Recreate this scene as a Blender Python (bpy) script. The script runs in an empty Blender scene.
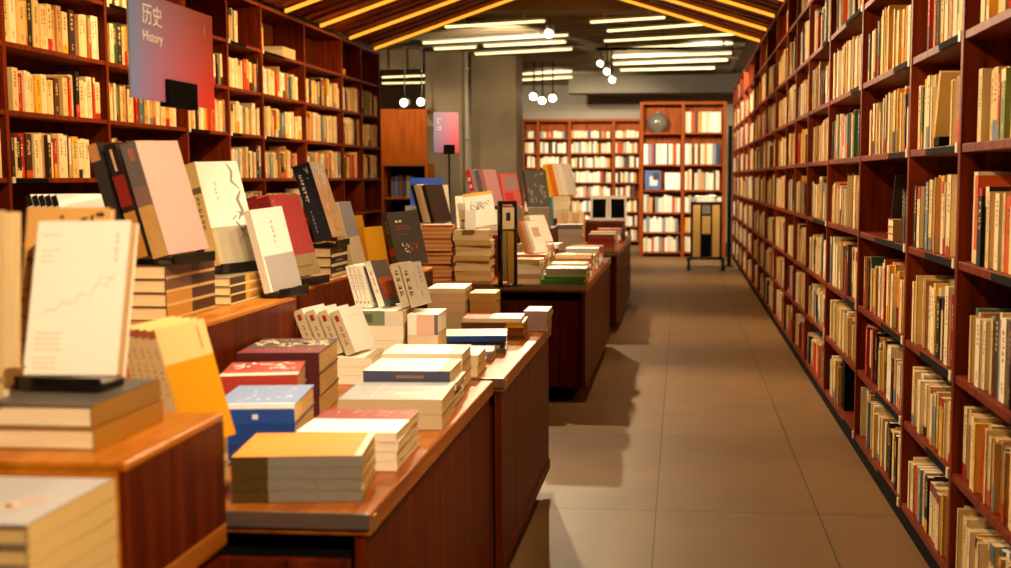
import bpy, math, random
from mathutils import Matrix, Vector
R = random.Random(7)
S = bpy.context.scene
C = S.collection
PI = math.pi
rad = math.radians

# ------------------------------------------------------------------ colours and materials
def lin(h):
    if not isinstance(h, str):
        return tuple(h)
    h = h.lstrip('#')
    o = []
    for i in (0, 2, 4):
        c = int(h[i:i+2], 16) / 255
        o.append(c / 12.92 if c <= .04045 else ((c + .055) / 1.055) ** 2.4)
    return (o[0], o[1], o[2], 1.0)

def new_mat(name):
    m = bpy.data.materials.new(name); m.use_nodes = True
    nt = m.node_tree; b = nt.nodes['Principled BSDF']
    return m, nt, b

def plain(name, col, rough=.5, metal=0., emit=0., ecol=None):
    m, nt, b = new_mat(name)
    b.inputs['Base Color'].default_value = lin(col)
    b.inputs['Roughness'].default_value = rough
    b.inputs['Metallic'].default_value = metal
    if emit:
        b.inputs['Emission Color'].default_value = lin(ecol or col)
        b.inputs['Emission Strength'].default_value = emit
    return m

def noise_col(nt, b, stops, scale, coord='Object', vec=(1, 1, 1), detail=4., bump=0.):
    tc = nt.nodes.new('ShaderNodeTexCoord'); mp = nt.nodes.new('ShaderNodeMapping')
    mp.inputs['Scale'].default_value = vec
    nz = nt.nodes.new('ShaderNodeTexNoise'); nz.inputs['Scale'].default_value = scale
    nz.inputs['Detail'].default_value = detail
    rp = nt.nodes.new('ShaderNodeValToRGB')
    while len(rp.color_ramp.elements) < len(stops): rp.color_ramp.elements.new(.5)
    for e, (p, c) in zip(rp.color_ramp.elements, stops): e.position = p; e.color = lin(c)
    L = nt.links.new
    L(tc.outputs[coord], mp.inputs[0]); L(mp.outputs[0], nz.inputs['Vector'])
    L(nz.outputs['Fac'], rp.inputs[0]); L(rp.outputs[0], b.inputs['Base Color'])
    if bump:
        bp = nt.nodes.new('ShaderNodeBump'); bp.inputs['Strength'].default_value = bump
        bp.inputs['Distance'].default_value = .004
        L(nz.outputs['Fac'], bp.inputs['Height']); L(bp.outputs[0], b.inputs['Normal'])
    return nz

def wood(name, dark, mid, light, rough=.4, vec=(14, 14, .8), scale=2.2):
    m, nt, b = new_mat(name)
    noise_col(nt, b, [(.3, dark), (.5, mid), (.72, light)], scale, vec=vec, detail=6, bump=.06)
    b.inputs['Roughness'].default_value = rough
    b.inputs['Specular IOR Level'].default_value = .1
    return m

M = {}
M['wood_shelf'] = wood('dark red shelving wood', '541a07', '70290d', '853814', .5)
M['wood_back'] = wood('shelf back panel wood', '3c1505', '491a06', '562209', .75)
M['wood_table'] = wood('red brown table wood', '421303', '551b05', '672609', .4)
M['wood_top'] = wood('orange table top wood', '7c3e12', '97541c', 'ab6828', .3, vec=(14, .8, 14))
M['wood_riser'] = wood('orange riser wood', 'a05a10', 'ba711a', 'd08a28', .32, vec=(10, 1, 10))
M['wood_slat'] = wood('brown ceiling slat wood', '702c10', '8a3c18', 'a05024', .55, vec=(.8, 14, 14))
M['wood_case'] = wood('orange bookcase wood', '7a3608', '8f430b', 'a05212', .5)
M['black'] = plain('black painted metal', '0b0908', .35)
M['matte_black'] = plain('matte black', '070505', .85)
M['matte_black'].node_tree.nodes['Principled BSDF'].inputs['Specular IOR Level'].default_value = .1
M['acrylic'] = plain('black gloss acrylic', '0d0a0a', .12)
M['silver'] = plain('brushed steel edge', 'b8b4ac', .3, .9)
M['white'] = plain('white plastic', 'e8e4da', .45)
M['tan_board'] = plain('tan fibreboard', 'cda25a', .6)
M['brass'] = plain('brass plate', 'c09a4a', .35, .8)
M['rubber'] = plain('black rubber', '0c0c0c', .8)
M['lamp_glow'] = plain('lamp lens lit', 'fff2d8', .4, 0, 14., 'ffe9c4')
M['tube_glow'] = plain('tube diffuser lit', 'fff0b0', .4, 0, 1.7, 'f8e2a0')
M['strip_glow'] = plain('strip diffuser lit', 'ffd070', .4, 0, 1.05, 'ffa42c')
M['glass'] = None

def attr_mat(name, rough, coat=0., wrinkle=0.):
    m, nt, b = new_mat(name)
    a = nt.nodes.new('ShaderNodeAttribute'); a.attribute_name = 'Col'
    nt.links.new(a.outputs['Color'], b.inputs['Base Color'])
    b.inputs['Roughness'].default_value = rough; b.inputs['Specular IOR Level'].default_value = .2
    b.inputs['Coat Weight'].default_value = coat
    b.inputs['Coat Roughness'].default_value = .12
    if wrinkle:
        tc = nt.nodes.new('ShaderNodeTexCoord'); nz = nt.nodes.new('ShaderNodeTexNoise')
        nz.inputs['Scale'].default_value = 22; nz.inputs['Detail'].default_value = 3
        nz.inputs['Distortion'].default_value = 1.5
        bp = nt.nodes.new('ShaderNodeBump'); bp.inputs['Strength'].default_value = wrinkle
        bp.inputs['Distance'].default_value = .006
        nt.links.new(tc.outputs['Object'], nz.inputs['Vector'])
        nt.links.new(nz.outputs['Fac'], bp.inputs['Height'])
        nt.links.new(bp.outputs[0], b.inputs['Coat Normal'] if coat else b.inputs['Normal'])
        if coat: nt.links.new(bp.outputs[0], b.inputs['Normal'])
    return m
M['print'] = attr_mat('printed cover paper', .42)
M['wrap'] = attr_mat('shrink wrapped cover', .35, .35, .5)
M['matte_print'] = attr_mat('matte printed paper', .65)

def pages_mat():
    m, nt, b = new_mat('page edges')
    a = nt.nodes.new('ShaderNodeAttribute'); a.attribute_name = 'Col'
    tc = nt.nodes.new('ShaderNodeTexCoord'); mp = nt.nodes.new('ShaderNodeMapping')
    mp.inputs['Scale'].default_value = (1.5, 1.5, 260)
    nz = nt.nodes.new('ShaderNodeTexNoise'); nz.inputs['Scale'].default_value = 3
    mx = nt.nodes.new('ShaderNodeMix'); mx.data_type = 'RGBA'; mx.blend_type = 'MULTIPLY'
    rp = nt.nodes.new('ShaderNodeValToRGB')
    rp.color_ramp.elements[0].position = .35; rp.color_ramp.elements[0].color = (.72, .68, .6, 1)
    rp.color_ramp.elements[1].position = .6; rp.color_ramp.elements[1].color = (1, 1, 1, 1)
    L = nt.links.new
    L(tc.outputs['Object'], mp.inputs[0]); L(mp.outputs[0], nz.inputs['Vector']); L(nz.outputs['Fac'], rp.inputs[0])
    mx.inputs['Factor'].default_value = .8
    L(a.outputs['Color'], mx.inputs['A']); L(rp.outputs[0], mx.inputs['B']); L(mx.outputs['Result'], b.inputs['Base Color'])
    b.inputs['Roughness'].default_value = .75
    return m
M['pages'] = pages_mat()

def concrete(name, a, b_, c, scale=1.2, rough=.8):
    m, nt, b = new_mat(name)
    noise_col(nt, b, [(.3, a), (.5, b_), (.7, c)], scale, detail=8, bump=.15)
    b.inputs['Roughness'].default_value = rough
    return m
M['concrete'] = concrete('raw concrete', '74664e', '86775d', '97876c')
M['slab'] = concrete('painted concrete ceiling', '807056', '8e7d62', '9b8a6e', .8)
M['beam'] = concrete('grey beam plaster', '4c463c', '575146', '625b4f', .8)
M['plaster'] = concrete('pale plaster wall', 'a39a8b', 'aea595', 'b8b0a0', .6)

def floor_mat():
    m, nt, b = new_mat('brown stone floor tiles')
    tc = nt.nodes.new('ShaderNodeTexCoord'); mp = nt.nodes.new('ShaderNodeMapping')
    mp.inputs['Location'].default_value = (.095 + 6.78, -4.76 + 14.2, 0)
    br = nt.nodes.new('ShaderNodeTexBrick'); br.offset = 0; br.squash = 1
    br.inputs['Scale'].default_value = 1; br.inputs['Brick Width'].default_value = .678
    br.inputs['Row Height'].default_value = 1.42; br.inputs['Mortar Size'].default_value = .0035
    br.inputs['Mortar Smooth'].default_value = .2
    br.inputs['Color1'].default_value = lin('7d5f3c'); br.inputs['Color2'].default_value = lin('82643f')
    br.inputs['Mortar'].default_value = lin('3c2f20')
    nz = nt.nodes.new('ShaderNodeTexNoise'); nz.inputs['Scale'].default_value = 3.5; nz.inputs['Detail'].default_value = 9
    rp = nt.nodes.new('ShaderNodeValToRGB')
    rp.color_ramp.elements[0].position = .3; rp.color_ramp.elements[0].color = (.78, .76, .72, 1)
    rp.color_ramp.elements[1].position = .7; rp.color_ramp.elements[1].color = (1, 1, 1, 1)
    mx = nt.nodes.new('ShaderNodeMix'); mx.data_type = 'RGBA'; mx.blend_type = 'MULTIPLY'; mx.inputs['Factor'].default_value = .8
    L = nt.links.new
    L(tc.outputs['Object'], mp.inputs[0]); L(mp.outputs[0], br.inputs['Vector']); L(tc.outputs['Object'], nz.inputs['Vector'])
    L(nz.outputs['Fac'], rp.inputs[0]); L(br.outputs['Color'], mx.inputs['A']); L(rp.outputs[0], mx.inputs['B'])
    L(mx.outputs['Result'], b.inputs['Base Color'])
    b.inputs['Roughness'].default_value = .5; b.inputs['Specular IOR Level'].default_value = .3
    return m
M['floor'] = floor_mat()

# ------------------------------------------------------------------ mesh collector
class MB:
    def __init__(s): s.v = []; s.f = []; s.c = []; s.m = []
    def quad(s, p, col=(.5, .5, .5, 1), mi=0):
        n = len(s.v); s.v += [tuple(q) for q in p]; s.f.append(tuple(range(n, n + len(p)))); s.c.append(lin(col)); s.m.append(mi)
    def box(s, x0, x1, y0, y1, z0, z1, col=(.5, .5, .5, 1), mi=0, skip=''):
        n = len(s.v)
        s.v += [(x0,y0,z0),(x1,y0,z0),(x1,y1,z0),(x0,y1,z0),(x0,y0,z1),(x1,y0,z1),(x1,y1,z1),(x0,y1,z1)]
        F = {'b': (0,3,2,1), 't': (4,5,6,7), 'f': (0,1,5,4), 'r': (1,2,6,5), 'k': (2,3,7,6), 'l': (3,0,4,7)}
        for k, f in F.items():
            if k in skip: continue
            s.f.append(tuple(n + i for i in f)); s.c.append(lin(col)); s.m.append(mi)
    def grid(s, o, U, V, base, rects, mi=0):
        """a face o + u*U + v*V (u, v in 0..1) cut along the edges of rects (u0, v0, u1, v1, colour); the last rect wins"""
        o, U, V = Vector(o), Vector(U), Vector(V)
        us = sorted({0., 1.} | {min(1, max(0, q)) for r in rects for q in (r[0], r[2])})
        vs = sorted({0., 1.} | {min(1, max(0, q)) for r in rects for q in (r[1], r[3])})
        n = len(s.v); w = len(us)
        for v in vs:
            for u in us: s.v.append(tuple(o + U * u + V * v))
        for j in range(len(vs) - 1):
            for i in range(w - 1):
                cu, cv = (us[i] + us[i+1]) / 2, (vs[j] + vs[j+1]) / 2
                col = base
                for r in rects:
                    if r[0] <= cu <= r[2] and r[1] <= cv <= r[3]: col = r[4]
                a = n + j * w + i
                s.f.append((a, a + 1, a + 1 + w, a + w)); s.c.append(lin(col)); s.m.append(mi)
    def stroke(s, o, U, V, N, pts, width, col, mi=0):
        """a ribbon of ink along pts (u, v) on the plane o + uU + vV, a hair above it along N"""
        o, U, V, N = Vector(o), Vector(U), Vector(V), Vector(N).normalized() * .0004
        P = [o + U * a + V * b + N for a, b in pts]
        L_, R_ = [], []
        for i, p in enumerate(P):
            d = (P[min(i+1, len(P)-1)] - P[max(i-1, 0)]).normalized()
            q = d.cross(N).normalized() * width * (.35 if i in (0, len(P)-1) else 1) / 2
            L_.append(p - q); R_.append(p + q)
        for i in range(len(P) - 1): s.quad([L_[i], R_[i], R_[i+1], L_[i+1]], col, mi)
    def cyl(s, p, q, r, n=14, col=(.5, .5, .5, 1), mi=0, r2=None, caps=True):
        p, q = Vector(p), Vector(q); d = (q - p).normalized()
        a = d.orthogonal().normalized(); b = d.cross(a); r2 = r if r2 is None else r2
        k = len(s.v)
        for i in range(n):
            t = 2 * PI * i / n; w = a * math.cos(t) + b * math.sin(t)
            s.v.append(tuple(p + w * r)); s.v.append(tuple(q + w * r2))
        for i in range(n):
            j = (i + 1) % n
            s.f.append((k+2*i, k+2*j, k+2*j+1, k+2*i+1)); s.c.append(lin(col)); s.m.append(mi)
        if caps:
            s.f.append(tuple(k + 2*i for i in reversed(range(n)))); s.c.append(lin(col)); s.m.append(mi)
            s.f.append(tuple(k + 2*i + 1 for i in range(n))); s.c.append(lin(col)); s.m.append(mi)
    def lathe(s, prof, n=20, c=(0, 0, 0), col=(.5, .5, .5, 1), mi=0):
        k = len(s.v)
        for (r, z) in prof:
            for i in range(n):
                t = 2 * PI * i / n; s.v.append((c[0] + r*math.cos(t), c[1] + r*math.sin(t), c[2] + z))
        for j in range(len(prof) - 1):
            for i in range(n):
                i2 = (i + 1) % n
                s.f.append((k+j*n+i, k+j*n+i2, k+(j+1)*n+i2, k+(j+1)*n+i)); s.c.append(lin(col)); s.m.append(mi)
    def add(s, o, Mx):
        n = len(s.v); s.v += [tuple(Mx @ Vector(v)) for v in o.v]
        s.f += [tuple(n + i for i in f) for f in o.f]; s.c += o.c; s.m += o.m
    def mesh(s, name, mats):
        me = bpy.data.meshes.new(name); me.from_pydata(s.v, [], s.f)
        for m in mats: me.materials.append(m)
        me.polygons.foreach_set('material_index', s.m)
        at = me.color_attributes.new('Col', 'FLOAT_COLOR', 'CORNER')
        buf = []
        for f, c in zip(s.f, s.c): buf.extend(list(c) * len(f))
        at.data.foreach_set('color', buf)
        me.update(); return me
    def build(s, name, mats, parent=None, smooth=False, bevel=0):
        if not isinstance(mats, (list, tuple)): mats = [mats]
        me = s.mesh(name, mats); o = bpy.data.objects.new(name, me); C.objects.link(o)
        if smooth:
            me.polygons.foreach_set('use_smooth', [len(p) < 5 for p in s.f])
        if parent: o.parent = parent
        if bevel:
            b = o.modifiers.new('bevel', 'BEVEL'); b.width = bevel; b.segments = 2; b.limit_method = 'ANGLE'
        return o

def empty(name, loc=(0, 0, 0), rz=0):
    o = bpy.data.objects.new(name, None); C.objects.link(o); o.location = loc; o.rotation_euler = (0, 0, rz); o.empty_display_size = .1
    return o
def tag(o, label, cat, group=None):
    o['label'] = label; o['category'] = cat
    if group: o['group'] = group
    return o
def struct(o, kind='structure'):
    o['kind'] = kind; return o
ORD = ['first','second','third','fourth','fifth','sixth','seventh','eighth','ninth','tenth','eleventh','twelfth','thirteenth','fourteenth','fifteenth',
       'sixteenth','seventeenth','eighteenth','nineteenth','twentieth','twenty-first','twenty-second','twenty-third','twenty-fourth','twenty-fifth','twenty-sixth','twenty-seventh','twenty-eighth','twenty-ninth','thirtieth'] + ['thirty-' + q for q in ('first','second','third','fourth','fifth','sixth','seventh','eighth','ninth')] + ['fortieth']

# ------------------------------------------------------------------ books
# local frame: spine at x = -W/2, height along y from 0, front cover at z = T
PAGE = ['efe0bd', 'e9d6ad', 'f2e8d0', 'e3cfa2', 'f4ecd8']
def text_lines(u0, v0, u1, n, dv, h, col, rnd, ragged=.5):
    out = []
    for i in range(n):
        v = v0 - i * dv
        u = u0
        end = u0 + (u1 - u0) * (1 - ragged * rnd.random())
        while u < end:
            w = rnd.uniform(.012, .05)
            out.append((u, v, min(u + w, end), v + h, col)); u += w + .014
    return out
def glyph_column(rnd, u0, u1, v0, v1, n, col):
    """a column of n upright marks like printed characters, down a spine or a cover"""
    out = []; h = (v1 - v0) / n
    for i in range(n):
        a = v1 - (i + 1) * h + h * .12; b = v1 - i * h - h * .1
        m = (u0 + u1) / 2; t = (b - a)
        for _ in range(3):
            y = a + t * rnd.random() * .85; out.append((u0, y, u1 - (u1-u0) * rnd.choice([0, .3]), y + t * .16, col))
        x = u0 + (u1 - u0) * rnd.choice([.15, .42, .7]); out.append((x, a, x + (u1 - u0) * .2, b, col))
    return out

def book_mb(W, H, T, cover, spine, front=(), sp=(), strokes=(), sstrokes=(), back=None, c=.0025, page=None):
    cv = MB(); x0, x1 = -W/2, W/2
    back = back or cover
    # spine (full thickness)
    cv.grid((x0, 0, T), (0, 0, -T), (0, H, 0), spine, list(sp))
    cv.box(x0, x0 + c, 0, H, 0, T, spine, skip='l')
    # boards
    cv.grid((x0, 0, T), (W, 0, 0), (0, H, 0), cover, list(front))
    cv.box(x0 + c, x1, 0, H, T - c, T, cover, skip='tl')
    cv.box(x0 + c, x1, 0, H, 0, c, back, skip='l')
    for pts, w, col in strokes: cv.stroke((x0, 0, T), (W, 0, 0), (0, H, 0), (0, 0, 1), pts, w, col)
    for pts, w, col in sstrokes: cv.stroke((x0, 0, T), (0, 0, -T), (0, H, 0), (-1, 0, 0), pts, w, col)
    pg = MB(); e = .0025
    pg.box(x0 + c + .0002, x1 - e, e, H - e, c + .0002, T - c - .0002, page or R.choice(PAGE))
    return cv, pg

def make_book(name, label, Mx, W, H, T, cover, spine=None, front=(), sp=(), mat='print', group=None, pages=True, cat='book', **k):
    cv, pg = book_mb(W, H, T, cover, spine or cover, front, sp, **k)
    o = cv.build(name, M[mat]); o.matrix_world = Mx
    p = pg.build('pages', M['pages'], o)
    tag(o, label, cat, group)
    return o

def M_disp(x, y, z, yaw, lean=0, roll=0):
    return Matrix.Translation((x, y, z)) @ Matrix.Rotation(rad(yaw), 4, 'Z') @ Matrix.Rotation(rad(90 - lean), 4, 'X') @ Matrix.Rotation(rad(roll), 4, 'Z')
def M_flat(x, y, z, yaw, H):
    return Matrix.Translation((x, y, z)) @ Matrix.Rotation(rad(yaw), 4, 'Z') @ Matrix.Translation((0, -H/2, 0))

def stack(where, x, y, z, yaw, books, group, jit=2.0, name='stacked_book', mat='print'):
    """books from the bottom up: dicts with desc, W, H, T, cover, spine ...; returns the height reached"""
    n = len(books)
    for i, b in enumerate(books):
        b = dict(b); desc = b.pop('desc'); dx = b.pop('dx', 0); dy = b.pop('dy', 0); dyaw = b.pop('dyaw', R.uniform(-jit, jit))
        nm = b.pop('name', name); m = b.pop('mat', mat)
        b.setdefault('back', R.choice(['7d6748', '9a8058', '64523a']))
        b['page'] = b.get('page') or R.choice(['d2b478', 'c9a868', 'dcc08a', 'd8bc88'])  # darker page tones put the shade of the stack sides into the colour
        if not b.get('front') and not b.get('strokes') and sum(lin(b['cover'])[:3]) > .5 and b['T'] < .058:
            ink_c = R.choice(['8a7a66', '6a5c4c', 'a08a70', '7a4a3a'])
            f = text_lines(.22, R.uniform(.72, .85), .8, 2, .07, R.uniform(.02, .035), ink_c, R)
            if R.random() < .55: f.append((.12, .12, .88, R.uniform(.3, .55), R.choice(['c9b79a', 'b9a88e', 'a9b0b4', 'd0a888', 'bfb39c', 'c8c0b0'])))
            if R.random() < .4: f.append((0, 0, 1, R.uniform(.06, .16), R.choice(['8a7a5a', '6a7484', '9a5a44', 'b99a60'])))
            b['front'] = f
        pos = 'topmost of' if i == n - 1 else ('lowest of' if i == 0 else ORD[n - 1 - i] + ' down in')
        lab = f'{desc}, {pos} {where}' if n > 1 else f'{desc}, {where}'
        make_book(nm, lab, M_flat(x + dx, y + dy, z, yaw + dyaw, b['H']), group=group, mat=m, **b)
        z += b['T'] + .0006
    return z

# ------------------------------------------------------------------ room shell
X_L, X_R, Y_N, Y_F, Z_C = -9.0, 1.32, -1.5, 25.2, 3.95
m = MB(); m.box(X_L - .1, X_R + .1, Y_N - .1, Y_F + .1, -.1, 0); struct(m.build('floor', M['floor']))
m = MB(); m.box(X_L, X_R, Y_N, 14.35, Z_C, Z_C + .1); struct(m.build('ceiling', M['slab']))
m = MB(); m.box(X_L, X_R, 14.35, Y_F, 3.46, Z_C + .1); struct(m.build('ceiling_rear', M['slab']))
m = MB(); m.box(X_R, X_R + .1, Y_N, Y_F, 0, Z_C); struct(m.build('wall_right', M['plaster']))
m = MB(); m.box(X_L - .1, X_L, Y_N, Y_F, 0, Z_C); struct(m.build('wall_left', M['plaster']))
m = MB(); m.box(X_L, X_R, Y_F, Y_F + .1, 0, Z_C); struct(m.build('wall_back', M['plaster']))
m = MB(); m.box(X_L, X_R, Y_N - .1, Y_N, 0, Z_C); struct(m.build('wall_front', M['plaster']))
m = MB(); m.box(-4.32, -4.1, Y_N, 14.06, 0, Z_C); struct(m.build('wall_partition', M['plaster']))
# concrete columns
m = MB(); m.box(-4.02, -3.44, 18.0, 18.6, 0, 3.46); struct(m.build('column_left', M['concrete'], bevel=.015))
m = MB(); m.box(-3.40, -2.66, 18.6, 19.4, 0, 3.46); struct(m.build('column_right', M['concrete'], bevel=.015))
m = MB(); m.cyl((-3.42, 18.3, 0), (-3.42, 18.3, 3.46), .035, 12)
for zz in (.9, 2.0, 3.1): m.cyl((-3.42, 18.3, zz), (-3.42, 18.3, zz + .05), .05, 12)
tag(m.build('drain_pipe', M['plaster'], smooth=True), 'pale vertical pipe running up between the two concrete columns', 'pipe')
# beams and ducts under the rear slab
m = MB(); m.box(X_L, -4.05, 18.0, 18.5, 3.1, 3.46); struct(m.build('beam_left', M['slab']))
m = MB(); m.box(-2.2, X_R, 22.6, 23.1, 3.05, 3.46); struct(m.build('beam_rear', M['beam']))
# baffles: the ribs of the rear ceiling
m = MB()
for i in range(34):
    y = 14.9 + i * .3
    m.box(X_L + .2, .95, y, y + .06, 3.40, 3.459)
struct(m.build('ceiling_ribs', M['concrete']))

# gabled slat ceiling over the near half
LX, LZ, RX, RZ, PX, PZ = -3.72, 2.97, .94, 3.02, -1.42, 3.74
def slope_box(mb, x0, z0, x1, z1, y0, y1, h, mi=0):
    n = len(mb.v)
    mb.v += [(x0,y0,z0),(x1,y0,z1),(x1,y1,z1),(x0,y1,z0),(x0,y0,z0+h),(x1,y0,z1+h),(x1,y1,z1+h),(x0,y1,z0+h)]
    for f in ((0,3,2,1),(4,5,6,7),(0,1,5,4),(1,2,6,5),(2,3,7,6),(3,0,4,7)):
        mb.f.append(tuple(n+i for i in f)); mb.c.append((.5,.5,.5,1)); mb.m.append(mi)
sl, sr = MB(), MB()
strips = []
N_SL = 60
for i in range(N_SL):
    y = 14.0 - i * .262
    slope_box(sl, LX, LZ, PX, PZ, y - .14, y, .07); slope_box(sr, PX, PZ, RX, RZ, y - .14, y, .07)
    if i % 4 == 0: strips.append(y - .18)
root = tag(empty('slatted_canopy', (PX, 7, PZ)), 'gabled brown timber slat canopy hung over the aisle and tables', 'ceiling canopy')
def cb(mb, name, mat, root, **k):
    o = mb.build(name, mat, **k)
    o.data.transform(Matrix.Translation(-root.location)) if not root.rotation_euler.z else None
    o.parent = root; return o
cb(sl, 'slats', M['wood_slat'], root); cb(sr, 'slats', M['wood_slat'], root)
bk = MB(); slope_box(bk, LX, LZ + .1, PX, PZ + .1, Y_N, 14.02, .02); slope_box(bk, PX, PZ + .1, RX, RZ + .1, Y_N, 14.02, .02)
cb(bk, 'backing_board', M['wood_slat'], root)
for y in strips:
    a = MB(); slope_box(a, LX + .03, LZ - .035, PX, PZ - .035, y - .035, y, .03); cb(a, 'light_strip', M['strip_glow'], root)
    a = MB(); slope_box(a, PX, PZ - .035, RX - .03, RZ - .035, y - .035, y, .03); cb(a, 'light_strip', M['strip_glow'], root)

# ------------------------------------------------------------------ camera
FX, HC = 1150.0, 1.4
cam = bpy.data.cameras.new('camera'); co = bpy.data.objects.new('camera', cam); C.objects.link(co); S.camera = co
cam.sensor_fit = 'HORIZONTAL'; cam.sensor_width = 36; cam.lens = FX / 1011 * 36
cam.shift_x = -(590 - 505.5) / 1011
co.location = (0, 0, HC)
yaw = math.atan((681 - 590) / math.hypot(FX, 284 - 178)); pitch = math.atan((284 - 178) / FX)
co.rotation_euler = (PI/2 - pitch, 0, yaw)
cam.dof.use_dof = True; cam.dof.focus_distance = 4.9; cam.dof.aperture_fstop = 3.0
cam.clip_end = 100
_d = Vector(((681 - 590) / FX, (284 - 178) / FX, 1)).normalized()
def pix(x, y, z):
    """where a point falls in the photograph: only used to rank shelved books by how large they show"""
    up = Vector((0, math.cos(pitch), math.sin(-pitch)))
    Y_ = (_d - up * _d.dot(up)).normalized(); X_ = Y_.cross(up)
    if X_.x < 0: X_ = -X_
    c = X_ * x + Y_ * y + up * (z - HC)
    return (590 + FX * c.x / c.z, 284 - FX * c.y / c.z) if c.z > .05 else (9e9, 9e9)

# ------------------------------------------------------------------ shelved books
PAL = [('cream', ['e6d3a0', 'eadcb2', 'dfc995', 'f0e4c4', 'e2cc9a', 'd9bf86', 'eddfba'], 52),
       ('white', ['f2ecdc', 'ece5d2'], 10), ('tan', ['bd9258', 'c8a066', 'a97e48'], 10), ('yellow', ['e0b03a', 'd8a62c', 'ecc65e'], 5),
       ('red', ['b3261a', '9c1f18', 'c43a24'], 4), ('orange', ['d8642a', 'cc5520'], 3), ('dark brown', ['3a231a', '4b2e20'], 6),
       ('black', ['1b1715', '241f1d'], 4), ('blue-grey', ['6d8292', '56707f', '8698a0'], 4), ('green', ['4c6a38', '2f5a40', '7b8a4a'], 2), ('navy', ['26304a'], 2)]
PALW = [p[2] for p in PAL]
def spine_art(rnd, cname, col):
    dark = cname in ('dark brown', 'black', 'navy', 'red', 'green', 'blue-grey')
    ink = rnd.choice(['efe2c0', 'e6cf90']) if dark else rnd.choice(['3a2a1e', '5a3a22', '7a2a1a', '2a2a34'])
    r = []
    k = rnd.random()
    if k < .28:
        v = rnd.uniform(.12, .4); r.append((0, 0, 1, v, rnd.choice(['e6d3a0', 'f0e4c4', 'b3261a', 'd8a62c', '2a211c', '6d8292', 'cc5520'])))
    elif k < .4:
        v = rnd.uniform(.72, .88); r.append((0, v, 1, 1, rnd.choice(['b3261a', '2a211c', 'e0b03a', '56707f', 'f0e4c4'])))
    a = rnd.uniform(.45, .62); n = rnd.randint(4, 8)
    r += glyph_column(rnd, .3, .7, a, rnd.uniform(.86, .94), n, ink)
    if rnd.random() < .7: r += glyph_column(rnd, .36, .64, .1, .24, 3, ink)
    return r

ALLB = []       # every shelved book: dict with world matrix and size
def fill_shelf(side, bay, level, y0, y1, z, ztop, xf, rnd, dens=1., tmin=.022, tmax=.055, hs=(.62, .82)):
    y = y0 + .008; k = sum(1 for q in ALLB if (q['side'], q['bay'], q['level']) == (side, bay, level))
    room = ztop - z
    base_h = rnd.uniform(hs[0] + .03, hs[1] - .05)
    while True:
        t = rnd.uniform(tmin, tmax) if rnd.random() < .85 else rnd.uniform(tmin * .6, tmin)
        if y + t > y1 - .006: break
        if rnd.random() < .025: y += rnd.uniform(.02, .08); continue
        if rnd.random() > dens: break
        if rnd.random() < .14: base_h = rnd.uniform(hs[0], hs[1])
        h = room * min(hs[1] + .04, max(hs[0] - .05, base_h + rnd.uniform(-.05, .05)))
        cname, cols, _w = rnd.choices(PAL, PALW)[0]; col = rnd.choice(cols)
        W = rnd.uniform(.13, .17); front = xf + (.012 + rnd.uniform(0, .03)) * (1 if side == 'R' else -1)
        lean = 0
        ALLB.append(dict(side=side, bay=bay, level=level, k=k, y=y, t=t, z=z, h=h, W=W, xf=front, cname=cname, col=col, art=spine_art(rnd, cname, col), lean=lean))
        y += t + .0012; k += 1

rb = random.Random(11)
R_POST = [1.5, 2.72, 3.84, 4.68, 5.93, 7.21, 8.37, 9.28, 10.07, 11.24, 12.5, 13.45, 14.6, 15.8, 17.0, 18.2, 19.35, 20.4]
R_LEV = [.085, .425, .755, 1.13, 1.51, 1.87, 2.26, 2.655]; R_TOP = 2.97
L_POST = [5.0, 6.12, 7.26, 8.46, 9.27, 10.05, 11.22, 12.48, 13.25, 14.06]
L_LEV = [.25, .63, 1.01, 1.40, 1.775, 2.15, 2.53]; L_TOP = 2.93
XR, XL, DEP = .9, -3.7, .3
for b in range(-1, len(R_POST) - 2):                            # -1: the bay beside the camera, outside the photograph
    for l, z in enumerate(R_LEV):
        zt = (R_LEV + [R_TOP])[l + 1] - .028
        y0, y1 = R_POST[b+1] + .018, R_POST[b+2] - .018
        if b == 2 and l == 3: continue                       # the empty case with the tilted black folder
        if l == 7 and b > 5:
            if rb.random() < .5: fill_shelf('R', b, l, y0 + rb.uniform(0, .5), y1, z + .001, zt, XR, rb, .8)
            continue
        if b == 3 and l == 0: y0 += .72
        if b == 1 and l == 4:
            fill_shelf('R', b, l, y0, y0 + .28, z + .001, zt, XR, rb); fill_shelf('R', b, l, y0 + .47, y1, z + .001, zt, XR, rb); continue
        fill_shelf('R', b, l, y0, y1 - (rb.uniform(0, .12) if rb.random() < .3 else 0), z + .001, zt, XR, rb)
rl = random.Random(5)
for b in range(len(L_POST) - 1):
    for l, z in enumerate(L_LEV):
        zt = (L_LEV + [L_TOP])[l + 1] - .028
        y0, y1 = L_POST[b] + .018, L_POST[b+1] - .018
        if l < 2: continue
        if b == 3 and l == 3: continue
        if l == 6 and b >= 3:
            if b == 4: fill_shelf('L', b, l, y0 + .05, y0 + .28, z + .001, zt, XL, rl, 1, .05, .08, (.7, .8))
            if b == 5: fill_shelf('L', b, l, y0, y0 + .07, z + .001, zt, XL, rl, 1, .03, .05, (.6, .7))
            continue
        if b >= 6 and l == 2: continue
        fill_shelf('L', b, l, y0, y1 - (rl.uniform(0, .25) if rl.random() < .35 else 0), z + .001, zt, XL, rl, 1, .03, .07)

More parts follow.
